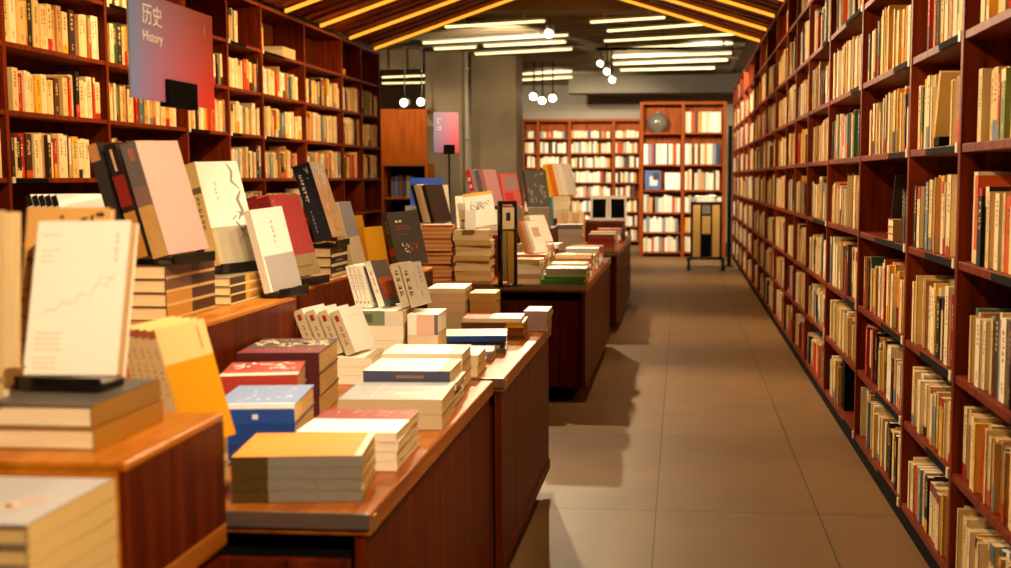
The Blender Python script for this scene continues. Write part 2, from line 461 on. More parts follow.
def shown(b):
    p = pix(b['xf'], b['y'], b['z']); q = pix(b['xf'], b['y'] + b['t'], b['z'] + b['h'])
    x0, x1 = sorted((p[0], q[0])); y0, y1 = sorted((p[1], q[1]))
    x0, x1 = max(0, x0), min(1011, x1); y0, y1 = max(0, y0), min(568, y1)
    if b['side'] == 'L':
        y1 = min(y1, 198 if x1 > 110 else 190)
        if 131 < (x0 + x1) / 2 < 214: y0 = max(y0, 100)
    return max(0, x1 - x0) * max(0, y1 - y0)
LEVN = lambda n, l: 'bottom shelf' if l == 0 else ('top shelf' if l == n - 1 else ORD[l] + ' shelf up')
for side, cap, posts, nlev, wallw in (('R', 300, R_POST, len(R_LEV), 'aisle wall'), ('L', 300, L_POST, len(L_LEV), 'far wall')):
    lst = [b for b in ALLB if b['side'] == side]
    lst.sort(key=shown, reverse=True)
    rest = MB()
    for i, b in enumerate(lst):
        yawb = 0 if side == 'R' else 180
        sgn = 1 if side == 'R' else -1
        xc = b['xf'] + sgn * b['W'] / 2
        Mx = M_disp(xc, b['y'] + (b['t'] if side == 'R' else 0), b['z'], yawb)
        if i < cap and shown(b) > 4:
            thick = 'thick' if b['t'] > .045 else ('thin' if b['t'] < .028 else 'medium')
            lab = f"{thick} {b['cname']} book, {ORD[min(b['k'], 39)]} from near end, {LEVN(nlev, b['level'])}, {ORD[b['bay']]} bay, {wallw}"
            make_book('shelved_book' if side == 'R' else 'library_book', lab, Mx, b['W'], b['h'], b['t'], b['col'], b['col'], sp=b['art'], mat='matte_print',
                      group='books on the ' + ('aisle wall shelves' if side == 'R' else 'far wall shelves'))
        elif shown(b) > 0 or b['y'] < 5:
            if shown(b) <= 0 and b['level'] in (0, 7): continue
            cv, pg = book_mb(b['W'], b['h'], b['t'], b['col'], b['col'], (), [r for j, r in enumerate(b['art']) if j < 14])
            rest.add(cv, Mx); pg.m = [1] * len(pg.m); rest.add(pg, Mx)
    o = rest.build('shelved_books_rest' if side == 'R' else 'library_books_rest', [M['matte_print'], M['pages']])
    o['kind'] = 'stuff'
    tag(o, 'remaining small distant books filling the shelves of the ' + wallw, 'books')

# ------------------------------------------------------------------ bookcases along the walls
def bookcase(name, label, xf, sgn, posts, levels, top, back_mat, wood_mat, depth=DEP, tags=True, tagmax=5):
    root = tag(empty(name, (xf, posts[0], 0)), label, 'bookcase')
    a, b = sorted((xf, xf + sgn * depth))
    def bx(nm, x0, x1, y0, y1, z0, z1, mat, bevel=.002):
        x0, x1 = sorted((x0, x1)); mb = MB(); mb.box(x0, x1, y0, y1, z0, z1); return cb(mb, nm, mat, root, bevel=bevel)
    for y in posts: bx('upright', xf, xf + sgn * depth, y - .016, y + .016, levels[0] - .028, top, wood_mat)
    for i in range(len(posts) - 1):
        y0, y1 = posts[i] + .0165, posts[i+1] - .0165
        for z in levels: bx('shelf', xf + sgn * .004, xf + sgn * (depth - .012), y0, y1, z - .028, z, wood_mat)
        bx('top_board', xf + sgn * .004, xf + sgn * (depth - .012), y0, y1, top - .03, top, wood_mat)
        if tags and i < tagmax + 1:
            for z in levels:
                if R.random() < .75:
                    n = R.uniform(.25, .6) * (y1 - y0)
                    bx('label_rail', xf + sgn * .0035, xf - sgn * .003, y0 + .03, y0 + .03 + n, z - .026, z - .003, M['matte_black'], 0)
                    bx('price_tag', xf + sgn * .0035, xf - sgn * .004, y0 + .002, y0 + .028, z - .028, z + .006, M['white'], 0)
    bx('back_panel', xf + sgn * (depth - .012), xf + sgn * depth, posts[0], posts[-1], 0, top, back_mat, 0)
    bx('plinth', xf + sgn * .004, xf + sgn * (depth - .02), posts[0], posts[-1], 0, levels[0] - .0285, M['matte_black'], 0)
    return root
bookcase('built_in_bookcase', 'tall dark red wooden bookcase running the whole length of the aisle', XR, 1, R_POST, R_LEV, R_TOP, M['wood_back'], M['wood_shelf'])
bookcase('built_in_bookcase', 'tall dark red wooden bookcase behind the display tables under the canopy', XL, -1, L_POST, L_LEV, L_TOP, M['wood_back'], M['wood_shelf'])

# special pieces in the near cases of the aisle wall
yb = R_POST[3]
mb = MB(); mb.box(-.11, .11, 0, .30, 0, .006); o = mb.build('folder', M['black'])
o.matrix_world = M_disp(1.04, yb + .55, 1.1345, 0, -22)
tag(o, 'black folder tilted in the otherwise empty case of the aisle wall', 'folder')
for k, (yy, hh, tt, col) in enumerate([(.14, .22, .03, '2c2622'), (.18, .21, .022, '4e4a44'), (.212, .22, .03, '1d1a18')]):
    make_book('shelved_book', f'dark upright book, {ORD[k]} from near post in the almost empty case', M_disp(.995, yb + yy, 1.1312, 0), .15, hh, tt, col,
              sp=glyph_column(R, .3, .7, .5, .9, 5, 'c8b890'), group='books on the aisle wall shelves', mat='matte_print')
for k in range(3):
    make_book('shelved_book', f'tan book lying flat, {["lowest", "middle", "topmost"][k]} of the small pile in the almost empty case',
              M_flat(1.0, yb + .36, 1.1312 + k * .031, 90, .2), .13, .2, .03, 'b08a52', group='books on the aisle wall shelves', mat='matte_print')
make_book('shelved_book', 'yellow book leaning at a slant beside cream books, fifth shelf up, second bay, aisle wall', M_disp(.985, 4.29, 1.5205, 0, -17), .15, .27, .028, 'ecc874',
          sp=[(0, 0, 1, .3, 'c99a34')] + glyph_column(R, .35, .65, .5, .85, 5, '7a5a20'), group='books on the aisle wall shelves', mat='matte_print')
mb = MB(); mb.box(0, .045, 0, .09, 0, .035); o = mb.build('book_stop', M['matte_black'], bevel=.004); o.location = (.905, 4.165, 1.5105)
tag(o, 'small black block at the foot of the slanted yellow book', 'book stop')
mb = MB(); mb.box(0, .2, 0, .12, 0, .29); mb.box(.012, .188, -.003, 0, .012, .278); o = mb.build('storage_box', M['matte_black'], bevel=.004); o.location = (.93, 6.52, .0855)
tag(o, 'black upright box at the near end of the books on the bottom shelf, aisle wall', 'box')
# flat piles on the top shelf of the far wall
for k in range(3):
    make_book('library_book', f'cream book lying flat, {["lowest", "middle", "topmost"][k]} of the pile on the top shelf, far wall',
              M_flat(-3.83, 10.85, 2.5312 + k * .033, 180, .36), .2, .36, .032, 'd9c190', mat='matte_print', group='books on the far wall shelves')
for k in range(2):
    make_book('library_book', f'{["orange", "yellow"][k]} book lying flat on the top shelf, far end, far wall', M_flat(-3.83, 12.66, 2.5312 + k * .04, 180, .22), .16, .22, .038, ['c9822e', 'd8a640'][k],
              mat='matte_print', group='books on the far wall shelves')

# ------------------------------------------------------------------ display tables
T = .74
def table(name, label, x0, x1, y0, y1, boards, end_gap=False):
    root = tag(empty(name, ((x0 + x1) / 2, (y0 + y1) / 2, 0)), label, 'table')
    def bx(nm, a, mat, bevel=.003):
        mb = MB()
        for q in a: mb.box(*q)
        return cb(mb, nm, mat, root, bevel=bevel)
    bx('table_top', [(x0, x1, y0 + .006, y1, T - .045, T)], M['wood_top'], .004)
    bx('metal_edge', [(x0, x1, y0, y0 + .006, T - .03, T + .001)], M['silver'], 0)
    bx('recess', [(x0 + .03, x1 - .03, y0 + .035, y1 - .03, T - .1, T - .045)], M['matte_black'], 0)
    n = boards; w = (y1 - y0 - .02) / n
    bx('side_panel', [(x1 - .035, x1 - .012, y0 + .01 + i * w + .002, y0 + .01 + (i + 1) * w - .002, .1, T - .046) for i in range(n)], M['wood_table'], .002)
    n2 = max(4, round((x1 - x0) / .12)); w2 = (x1 - x0 - .12) / n2
    bx('end_panel', [(x0 + .06 + i * w2, x0 + .06 + (i + 1) * w2 - .003, y0 + .015, y0 + .034, .1, T - .1) for i in range(n2)], M['wood_table'], .002)
    bx('base_rail', [(x1 - .036, x1 - .006, y0 + .01, y1 - .01, .085, .13)], M['wood_table'], .002)
    bx('body', [(x0 + .02, x1 - .036, y0 + .036, y1 - .02, .09, T - .101)], M['wood_back'], 0)
    bx('kick_board', [(x0 + .08, x1 - .1, y0 + .08, y1 - .06, 0, .09)], M['matte_black'], 0)
    bx('tag_plate', [(x1, x1 + .003, y0 + .02, y0 + .05, T - .04, T - .008)], M['brass'], 0)
    return root
table('display_table', 'red brown display table with the yellow covered stack on its near corner', -2.1, -.606, 2.169, 3.68, 4)
table('display_table', 'second red brown display table of the near row, ending at the gap', -2.1, -.578, 3.715, 5.117, 4)
table('display_table', 'red brown display table beyond the gap, with green spined books', -2.1, -.575, 7.05, 9.55, 5)
table('display_table', 'farthest red brown display table, carrying two dark framed boards', -2.1, -.56, 10.3, 13.2, 5)
table('display_table', 'nearest display table under the pair of orange wooden riser boxes', -2.1, -.868, .75, 2.105, 3)

def riser(label, x0, x1, y0, y1, z0, z1, group='wooden risers on the tables', mat='wood_riser'):
    mb = MB(); t = .014
    root = tag(empty('display_riser', ((x0+x1)/2, (y0+y1)/2, z0)), label, 'riser', group)
    mb.box(x0, x1, y0, y1, z1 - t, z1); cb(mb, 'riser_top', M[mat], root, bevel=.003)
    for q in ((x1 - t, x1), (x0, x0 + t)):
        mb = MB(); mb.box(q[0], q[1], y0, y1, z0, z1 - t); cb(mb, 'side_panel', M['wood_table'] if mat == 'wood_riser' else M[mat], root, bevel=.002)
    for q in ((y0, y0 + t), (y1 - t, y1)):
        mb = MB(); mb.box(x0 + t, x1 - t, q[0], q[1], z0, z1 - t); cb(mb, 'end_panel', M[mat], root, bevel=.002)
T1 = T + .0015
riser('near orange wooden riser box under the upright white book', -1.6, -.868, 1.714, 1.8755, T1, .953)
riser('orange wooden riser box behind the near one, against the table end', -1.6, -.868, 1.877, 2.103, T1, .953)
riser('long orange wooden riser carrying the pink and the ink drawing book sets', -1.9, -1.2465, 2.66, 3.638, T1, 1.02)
riser('long orange wooden riser carrying the red and the navy book sets', -1.9, -1.3055, 3.85, 4.77, T1, 1.02)
riser('lower orange wooden riser under the dark grey book', -1.62, -1.115, 4.79, 5.11, T1, 1.0)

def stand(x, y, z, yaw, w, label, d=.05, h=.02):
    """a small black display stand: foot plate, lip and leaning back"""
    root = tag(empty('book_stand', (x, y, z), rad(yaw)), label, 'book stand', 'black book stands')
    mb = MB(); mb.box(-w/2, w/2, -d, .03, 0, h * .85); mb.build('foot_plate', M['acrylic'], root, bevel=.002)
    mb = MB(); mb.box(-w/2, w/2, -d - .007, -d - .001, 0, h * 1.6); mb.build('lip', M['acrylic'], root, bevel=.001)
    return root

TG = 'books stacked flat on the near tables'; DG = 'books displayed upright on the risers'
# ---- near table: bottom corner stack
def bk_(desc, W, H, T_, cover, spine=None, **k): return dict(desc=desc, W=W, H=H, T=T_, cover=cover, spine=spine or cover, **k)
flower = [([(.30, .62), (.36, .66), (.42, .63)], .02, 'e8b890'), ([(.36, .58), (.40, .64), (.38, .70)], .018, 'f0cfa8'), ([(.2, .5), (.28, .56), (.36, .55)], .014, 'd89a70'), ([(.62, .8), (.7, .84), (.8, .83)], .01, 'd8ccc0')]
stack('the pile at the near table edge', -.955, 1.535, T1, 180, [bk_('grey covered book', .2, .235, .0285, 'a9a7ab' if i == 6 else '8e8a88', 'd8b878', strokes=flower if i == 6 else (), page='e0c184') for i in range(7)], TG, .8)

# ---- on the near risers
stack('the pair under the white upright book', -1.05, 1.912, .9537, 180,
      [bk_('thick brown jacketed book', .185, .25, .037, 'a8762e', dx=.002, page='f6e3c2'), bk_('thick grey topped book', .185, .25, .0375, '5a544e', '9c7234', page='f8e8cc', dx=-.002)], TG, .5)

def ink(rnd, n, u0, v0, u1, v1, width, col, curl=.5, steps=6):
    out = []
    for _ in range(n):
        u, v = rnd.uniform(u0, u1), rnd.uniform(v0, v1); a = rnd.uniform(0, 2 * PI); pts = []
        st = (u1 - u0) * rnd.uniform(.06, .14)
        for _k in range(steps):
            pts.append((min(u1, max(u0, u)), min(v1, max(v0, v)))); u += st * math.cos(a); v += st * math.sin(a); a += rnd.uniform(-curl, curl)
        out.append((pts, width * rnd.uniform(.6, 1.2), col))
    return out
rk = random.Random(3)

def disp(label, x, y, z, yaw, lean, roll, W, H, T_, cover, spine=None, vol=1, vlabels=(), group=None, name='displayed_book', mat='print', gap=.002, vspec=None, **k):
    """one or more upright books tilted back together, the front one first"""
    out = []
    for i in range(vol):
        kk = dict(k); cv, sp_, t_ = cover, spine, T_
        if vspec and i: 
            v = dict(vspec[i - 1]); cv = v.pop('cover', cv); sp_ = v.pop('spine', sp_); t_ = v.pop('T', t_); kk.update(v)
        off = i * (T_ / math.cos(rad(lean)) + gap)
        ox, oy = -math.sin(rad(yaw)) * off, math.cos(rad(yaw)) * off
        lab = label if i == 0 else vlabels[i - 1]
        out.append(make_book(name, lab, M_disp(x + ox, y + oy, z, yaw, lean, roll), W, H, t_, cv, sp_, mat=mat, group=group, **kk))
    return out

# ---- the big white book on the near risers, with its stand, and its neighbours
ZP = .9537 + .037 + .0375 + .002
gl = 'c9c2b8'
wf = text_lines(.08, .9, .3, 1, .03, .012, gl, rk) + text_lines(.08, .8, .28, 3, .035, .01, 'd4cdc4', rk) + text_lines(.1, .26, .42, 4, .035, .012, gl, rk, .2) + text_lines(.1, .1, .4, 3, .03, .01, gl, rk, .2) + glyph_column(rk, .86, .9, .72, .92, 5, 'b9b0a4') + text_lines(.72, .62, .9, 1, .03, .01, gl, rk, .1)
graph = [([(.12, .38), (.2, .42), (.27, .41), (.36, .47), (.45, .45), (.56, .53), (.63, .5), (.72, .6), (.8, .57), (.9, .66)], .0022, 'd2cabd')]
disp('large white book with a faint rising line on its cover, upright on near riser', -1.066, 1.945, ZP + .018, -3.5, 14.9, .8, .178, .277, .03, 'f7f3ea', 'efe9dd', group='books upright on the near risers', front=wf, strokes=graph, page='d6b27a')
stand(-1.075, 1.944, ZP, -3.5, .16, 'flat dark stand holding the large white book upright', .045, .016)
z = stack('the pile under the tan lettered book', -1.27, 2.0, .9537, 90, [bk_('brown covered book', .17, .24, .04, '7a5a34'), bk_('white covered book', .17, .24, .035, 'e8e0d0'), bk_('brown paper covered book', .17, .24, .04, '8a6438')], TG, .5)
disp('tan book with bold black lettering behind the large white book', -1.135, 2.03, z + .001, 4, 12, 0, .155, .275, .025, 'cf9f5c', 'b9874a', group='books upright on the near risers', front=[(.06, .02, .1, .7, 'a87a40')],
     strokes=ink(rk, 7, .66, .84, .92, .95, .008, '2a1a10', 1.2, 5) + ink(rk, 5, .4, .84, .5, .94, .008, '2a1a10', 1.2, 5) + ink(rk, 9, .02, .1, .14, .7, .006, '6a4420', 1., 6))
z = stack('the pile under the upright beige book', -1.262, 1.80, .9537, 90, [bk_('grey covered book', .16, .2, .05, '7a746c', 'c9bda8'), bk_('beige covered book', .16, .2, .05, 'b39a70', 'cbb083'), bk_('pale covered book', .16, .2, .04, 'efe4d0', 'f2e8d6')], TG, .4)
disp('thick beige book standing upright at the edge beside the tan book', -1.138, 1.745, z + .001, 0, 5, 0, .17, .25, .045, 'd8bd8c', 'cbb083', group='books upright on the near risers', page='e0c795')
# white set behind, on the long riser
disp('white book leaning, front of the white set behind the tan book', -1.70, 3.27, 1.0212 + .02, 72, 18, 0, .185, .32, .022, 'f3efe8', 'efe8dc', 5, [f'white book leaning, {ORD[i]} of the white set behind the tan book' for i in (1, 2, 3, 4)], DG,
     sp=[(0, .9, 1, 1, '2a2622'), (0, .05, 1, .12, '2a2622')] + glyph_column(rk, .3, .7, .5, .85, 5, '3a3632'), page='f4efe2')
stand(-1.74, 3.26, 1.0212, 72, .16, 'black stand under the white set behind the tan book', .075, .018)
# small pale open-faced book sticking up beside it
disp('narrow white booklet upright between the white set and the pink set', -1.50, 2.77, 1.0222, 60, 14, 0, .12, .2, .012, 'f2ede4', 'e9e2d4', group=DG)

# ---- yellow banded row behind the riser boxes
z = stack('the pile under the yellow banded row', -1.03, 2.265, T1, 90, [bk_('cream covered book', .15, .15, .058, 'd9c08c'), bk_('tan covered book', .15, .15, .057, 'b9935a')], TG, .5)
disp('book with a mustard yellow band, front of the row behind the riser boxes', -.966, 2.245, z + .001, 65.6, 14.6, 4.4, .13, .25, .02, 'd9bc80', 'ecd8a8', 5, [f'cream spined book, {ORD[i]} of the row with the mustard yellow band' for i in (1, 2, 3, 4)], 'books in the mustard banded row',
     front=[(0, 0, 1, .7, 'c98e14'), (.8, .76, .84, .95, 'a5854a')], sp=[(0, .93, 1, 1, 'b86a50')] + glyph_column(rk, .35, .65, .45, .85, 7, 'a07c50'), gap=.001)

# ---- flat stacks on the first table
stack('the stack on the near table corner', -.79, 2.352, T1, 97, [bk_('amber covered book with grey spine', .222, .262, .0232, 'ea920a', '7c786e', mat='print' if i == 3 else 'wrap',
      sp=[(0, .72, 1, 1, '4a3a1c')], strokes=[([(.93, .02), (.93, .98)], .006, 'e0961c')], front=[(.0, .0, 1, .055, 'f4e8cc')], page='c49a48') for i in range(4)], TG, .6)
stack('the stack behind the amber covered one', -.752, 2.628, T1, 92, [bk_('white book with a red band', .26, .23, .0215, 'faf7f0', 'e9dcc2', front=[(.55, 0, 1, 1, '86100a')],
      strokes=ink(rk, 14, .7, .06, .95, .94, .003, 'e0b8a4', 1.2, 5) if i == 3 else (), page='d9b878') for i in range(4)], TG, .8)
stack('the blue stack beside the amber covered one', -.99, 2.655, T1, 98, [bk_('dark blue covered book', .25, .185, .047, '27406e', '1f3a7c', page='c9a064'), bk_('blue covered book', .25, .185, .047, '34508e', '1f3f8e', page='c9a064'),
      bk_('pale blue book with white strip', .25, .185, .046, '7f9acc', '23489c', sp=[(.0, 0, .22, 1, 'e8ecf2'), (.5, .45, .75, .52, 'cdd8ee')], front=[(0, 0, .07, 1, 'd2dcf0')],
          strokes=ink(rk, 10, .2, .1, .5, .9, .009, 'c9d4ee', .8, 4) + ink(rk, 6, .6, .1, .85, .9, .012, 'a9bce0', .8, 4), page='cfa86c')], TG, .6)
stack('the red and white stack behind the blue one', -1.09, 2.915, T1, 103, [bk_('red covered book', .225, .195, .053, '8e2a22', '7a2018', page='b98a5a') for _ in range(2)] +
      [bk_('red book with white lettering', .225, .195, .053, 'a83a30', 'a83a30', front=[(0, 0, .2, 1, 'd9d0c8')], strokes=ink(rk, 14, .45, .06, .9, .94, .013, 'f2e8dc', 1., 5), page='b98a5a')], TG, .6)
stack('the patterned stack by the long riser', -1.118, 3.195, T1, 96.3, [bk_('dark red patterned book', .285, .225, .0595, '5e2a30', '4a2226', front=[(0, 0, .3, 1, '842a2e'), (.3, 0, 1, 1, '523c44')] if i == 2 else (),
      strokes=(ink(rk, 34, .45, .04, .85, .96, .013, 'f0d09c', 1.1, 5) + ink(rk, 9, .9, .05, .98, .95, .008, 'e9d9c0', 1.1, 4) + ink(rk, 8, .1, .1, .3, .8, .005, 'c98a80', .6, 4)) if i == 2 else (), page='c09a5a') for i in range(3)], TG, .6)
z15 = stack('the white stack under the red dotted row', -1.085, 3.665, T1, 93, [bk_('white covered book', .2, .2, .0285, 'efe6d6', 'efe4d0', page='e9d4a8') for _ in range(3)], TG, .8)
stack('the silver covered stack by the table edge', -.765, 3.054, T1, 94, [bk_('silver grey covered book', .26, .275, .0395, '9aa0a8', 'b9a684', front=[(.12, .05, .5, .62, 'aaa49e'), (.52, .08, .56, .66, '8e8882'), (.1, .7, .9, .72, 'b9b2a8'), (.3, .2, .42, .5, 'c9c4bc'), (.0, .0, 1, .05, 'c9b48c')] + text_lines(.2, .85, .8, 3, .05, .014, '8e8882', rk), page='c9a25c') for _ in range(2)], TG, 1.)
z = stack('the navy edged pile', -.785, 3.322, T1, 92, [bk_('thin grey magazine', .2, .25, .024, 'b0a894', 'd9cbb0', dx=.01), bk_('thin tan magazine', .2, .25, .024, 'a9946a', 'c9b080', dx=-.006), bk_('thin white magazine', .2, .25, .022, 'e0d8c6', 'e0d2b4', dx=.014),
      bk_('white covered book with navy spine', .23, .25, .036, 'fbf8f0', '4a4c66', sp=[(.35, .3, .6, .62, '8a6a5a')], front=[(0, 0, 1, .14, 'd8bd8c')] + text_lines(.5, .3, .96, 2, .05, .012, '9a948a', rk), page='d9b878')], TG, 1.)
stack('the low pile behind the navy spined book', -.80, 3.576, T1, 92, [bk_('cream covered book', .2, .25, .04, 'e9dcc0', 'e6d4ae') for _ in range(2)] + [bk_('white covered book', .2, .25, .035, 'f7f2e6', 'efe4cc', front=[(0, 0, 1, .18, 'd8bd8c')] + text_lines(.6, .3, .95, 3, .05, .012, 'a09a90', rk))], TG, 1.)
stack('the cream pair at the table edge past the seam', -.755, 3.835, T1, 91, [bk_('thick cream covered book', .2, .17, .036, 'e6d8b8', 'e2cfa2', page='c9a866') for _ in range(2)], TG, 1.)
stack('the orange printed pile', -.89, 3.77, T1, 91, [bk_('grey covered book', .15, .09, .03, 'b8b0a4', 'b9a890'), bk_('orange and white covered book', .15, .09, .018, 'd9d0c4', 'd8c4a8', front=[(.1, .1, .5, .9, 'd8542a'), (.6, .3, .9, .6, 'c94a30')])], TG, 2.)
stack('the blue book pile', -.80, 4.366, T1, 97, [bk_('grey covered magazine', .2, .24, .014, '8e8a86', '6a645c', dx=.012), bk_('white covered magazine', .2, .24, .012, 'd9d2c6', 'cfc2aa', dx=-.01), bk_('dark covered magazine', .2, .24, .014, '3a3632', '4a443e', dx=.006)] +
      [bk_('blue spined book with cream cover', .21, .265, .022, 'e9dcbc', '2a56a8', front=text_lines(.3, .9, .9, 4, .08, .02, '8e7a5a', rk), page='d9b878')], TG, 1.)
stack('the thin grey pile before the blue spined book', -.80, 4.136, T1, 95, [bk_('grey covered brochure', .16, .24, .012, '9a948e', '8a8078'), bk_('pale grey covered brochure', .16, .24, .012, 'b9b4ae', '7a8090'), bk_('slate covered brochure', .16, .24, .01, '7c8494', 'a49c94')], TG, 3.)
stack('the red and yellow stack', -.768, 4.72, T1, 93, [bk_('brown covered book', .21, .255, .016, '6a4022', '7a4a26', page='c98a40') for _ in range(3)] + [bk_('yellow spined book', .21, .255, .02, 'c9a25c', 'c9931e', sp=[(0, .28, 1, 1, '6a4426'), (.7, 0, 1, .3, 'e0aa20')], page='c98a40'),
      bk_('red and white covered book', .19, .24, .016, 'efe6d4', 'e9dcc4', front=[(0, .55, 1, 1, 'c9261c')] + text_lines(.2, .4, .8, 3, .06, .014, '8e8678', rk), dx=-.005)], TG, 1.5)
stack('the far corner pile', -.622, 4.985, T1, 90, [bk_('grey pink covered book', .2, .105, .017, 'a48a88', 'b09690', page='b99a7a', dx=R.uniform(-.004, .004)) for _ in range(5)], TG, 1.5)
stack('the white stack beyond the leaning spines', -1.0, 4.93, T1, 93, [bk_('beige covered book', .25, .16, .042, 'cdbb98', 'd3bd92', page='d4b57e') for _ in range(4)] + [bk_('white covered book with small print', .25, .16, .02, 'fbf8f0', 'e6d8bc', front=text_lines(.3, .6, .8, 2, .06, .014, '6a645c', rk), page='e0c795')], TG, 1.)
stack('the tan stack beside the white one', -.855, 4.99, T1, 92, [bk_('tan covered book', .18, .115, .04, 'b9904e', 'b08644', page='c9a052') for _ in range(4)], TG, 1.5)
# stacks that carry the leaning rows
zr2 = stack('the green photo spine stack', -1.055, 3.966, T1, 92, [bk_('white covered book', .25, .21, .051, 'f0e8da', 'efe4d0', page='e6d0a4') for _ in range(3)] + [bk_('white book with a green photo on its spine', .25, .21, .05, 'f7f3ea', 'd9d4c8', sp=[(.0, .3, 1, .98, '7a8468'), (.2, .5, .8, .9, '56603e')], page='d9b878')], TG, .6)
zr2b = stack('the pale pink spined stack', -.885, 3.959, T1, 92, [bk_('pale covered book', .19, .105, .06, 'e6dcca', 'e0cfb2', page='d4b57e') for _ in range(2)] + [bk_('white book with pale pink spine', .19, .105, .07, 'f9f6f0', 'e6bfae', sp=[(0, 0, 1, .12, '6a6864'), (0, .7, 1, 1, 'f4f0e8')], page='e6dcc8')], TG, .6)

# ---- leaning rows on those stacks
disp('grey white book leaning, front of the red dotted row', -1.055, 3.665, z15 + .001, 81, 22, 0, .16, .148, .033, 'cbc4bc', 'c9b796', 4, [f'beige spined book with a red dot, {ORD[i]} of the leaning row' for i in (1, 2, 3)], 'books in the red dotted row',
     sp=[(.3, .76, .7, .9, '9c2a1c')] + glyph_column(rk, .35, .65, .2, .66, 3, '7a6a52'), front=text_lines(.3, .8, .85, 1, .05, .02, 'a8a29c', rk) + text_lines(.3, .66, .8, 1, .05, .01, 'b4aea8', rk), gap=.008, page='f4efe4')
RW = 'books in the leaning row of grey spines'
disp('grey spined book leaning, front of the row behind the pale pink spined book', -.925, 3.985, zr2 + .001, 86, 15.8, -2, .15, .155, .03, 'b5aa98', 'c2b59c', 2, ['second grey spined book of the row, dark characters down its spine'], RW,
     sp=glyph_column(rk, .28, .72, .22, .86, 4, '33291f'), front=glyph_column(rk, .62, .74, .5, .9, 4, '4a4036') + glyph_column(rk, .2, .3, .35, .8, 5, '8a7e6c') + [(.45, .2, .5, .34, '4a4036')], gap=.004)
disp('dark book with a red orange picture leaning behind the grey spines', -1.035, 3.985, zr2 + .001, 83, 19, -2, .15, .165, .022, '544c44', 'efe8da', 1, (), RW,
     front=[(.15, .15, .9, .62, '9a3e22'), (.3, .25, .75, .5, 'c4562c'), (.1, .0, .9, .12, '54606a')], strokes=ink(rk, 8, .2, .2, .8, .6, .006, 'c9653a', 1., 5), sp=glyph_column(rk, .3, .7, .3, .8, 4, 'a09686'))
disp('white spined book leaning, front of four thin white ones', -1.075, 3.985, zr2 + .001, 85, 15, 0, .15, .15, .0125, 'f2eee4', 'f2ede2', 4, [f'{ORD[i]} thin white spined book leaning beside the dark picture book' for i in (1, 2, 3)], RW, sp=glyph_column(rk, .3, .7, .4, .8, 5, 'b0a898') + [(.3, .1, .7, .16, 'a04a3a')], gap=.002)

# ---- stacks and tilted sets on the long risers
Z1 = 1.0212
dk = dict(page='f0dcae')
pinksp = [(0, .62, 1, 1, '5c5450'), (0, .45, 1, .62, '7a5a4c'), (0, 0, 1, .38, 'd8a652'), (.3, .84, .6, .95, 'b06a58')]
z = stack('the dark and gold stack under the pink set', -1.462, 3.098, Z1, 180, [bk_('gold banded dark book', 0.2068, 0.3185, 0.03632, '6a4a32', '4a332a', sp=[(0, 0, 1, .0, '4a332a'), (0, .5, 1, 1, 'c08a3c' if i < 2 else '6a4a3a'), (.78, 0, 1, 1, 'd8b074')], **dk) for i in range(4)], TG, .4)
stand(-1.403, 3.046, z + .001, 80, 0.19, 'black stand holding the tilted pink wrapped book set', 0.082, .017)
disp('pink shrink wrapped book tilted back, front of the pink set', -1.38, 3.042, z + .019, 80, 15.4, 1.9, 0.1922, 0.3118, 0.04694, 'd0aaa2', '6a5c54', 3, ['red and black spined book tilted behind the pink wrapped one', 'black spined book, last of the tilted pink set'], DG, mat='wrap',
     sp=[(0, .62, 1, 1, '6e6662'), (0, .45, 1, .62, '8a6a60'), (0, 0, 1, .45, 'c9a060'), (.3, .84, .6, .95, 'b86a58')], vspec=[dict(cover='3a2a26', spine='2a2220', T=.036, sp=[(0, .45, 1, .72, '8a2a24'), (0, 0, 1, .4, 'c08a3c'), (.4, .76, .6, .95, 'd8b890')]), dict(cover='2a2624', spine='3a3432', T=.03, sp=[(0, 0, 1, .3, 'b9853c'), (0, .85, 1, 1, 'c98a5a')])])
z = stack('the gold spined stack under the ink drawing book', -1.444, 3.485, Z1, 180, [bk_('gold spined printed book', 0.2068, 0.3129, 0.0266, '8a7a5a', 'd0a24a', sp=glyph_column(rk, .2, .8, .05, .5, 12, '5a4426') + [(0, .62, 1, 1, '4a3a2e'), (.8, 0, 1, 1, 'ead6a4')], **dk) for i in range(3)], TG, .4)
stand(-1.433, 3.543, z + .001, 72, 0.19, 'black stand holding the tilted book with an ink drawing', 0.05029, .02)
cal = [([(.72, .98), (.8, .9), (.74, .8), (.9, .72)], .012, '8e8a86'), ([(.9, .7), (.78, .62), (.84, .5), (.7, .42)], .016, '8a8682'), ([(.7, .5), (.9, .44), (.98, .5)], .012, '96928c'), ([(.62, .4), (.74, .3), (.9, .36)], .018, '7e7a74'), ([(.6, .2), (.76, .28), (.96, .18)], .014, '86827c'), ([(.55, .42), (.68, .46)], .014, '8e8a86')]
disp('shrink wrapped white book with a grey ink drawing, tilted on a stand', -1.426, 3.543, z + .022, 72, 14.2, 1.6, 0.1978, 0.3264, 0.04471, 'efe8dc', 'd8b676', group=DG, mat='wrap',
     front=[(0, 0, 1, .36, 'a79c86'), (0, .0, .12, .36, 'b5a684')] + glyph_column(rk, .3, .37, .62, .8, 4, '9a9288'), strokes=cal, sp=[(0, .7, 1, .76, '6a5434')] + glyph_column(rk, .35, .65, .35, .68, 6, '6a5434'))
stand(-1.283, 3.616, Z1, 77, 0.1676, 'black stand holding the grey and white wrapped book', 0.03912, .018)
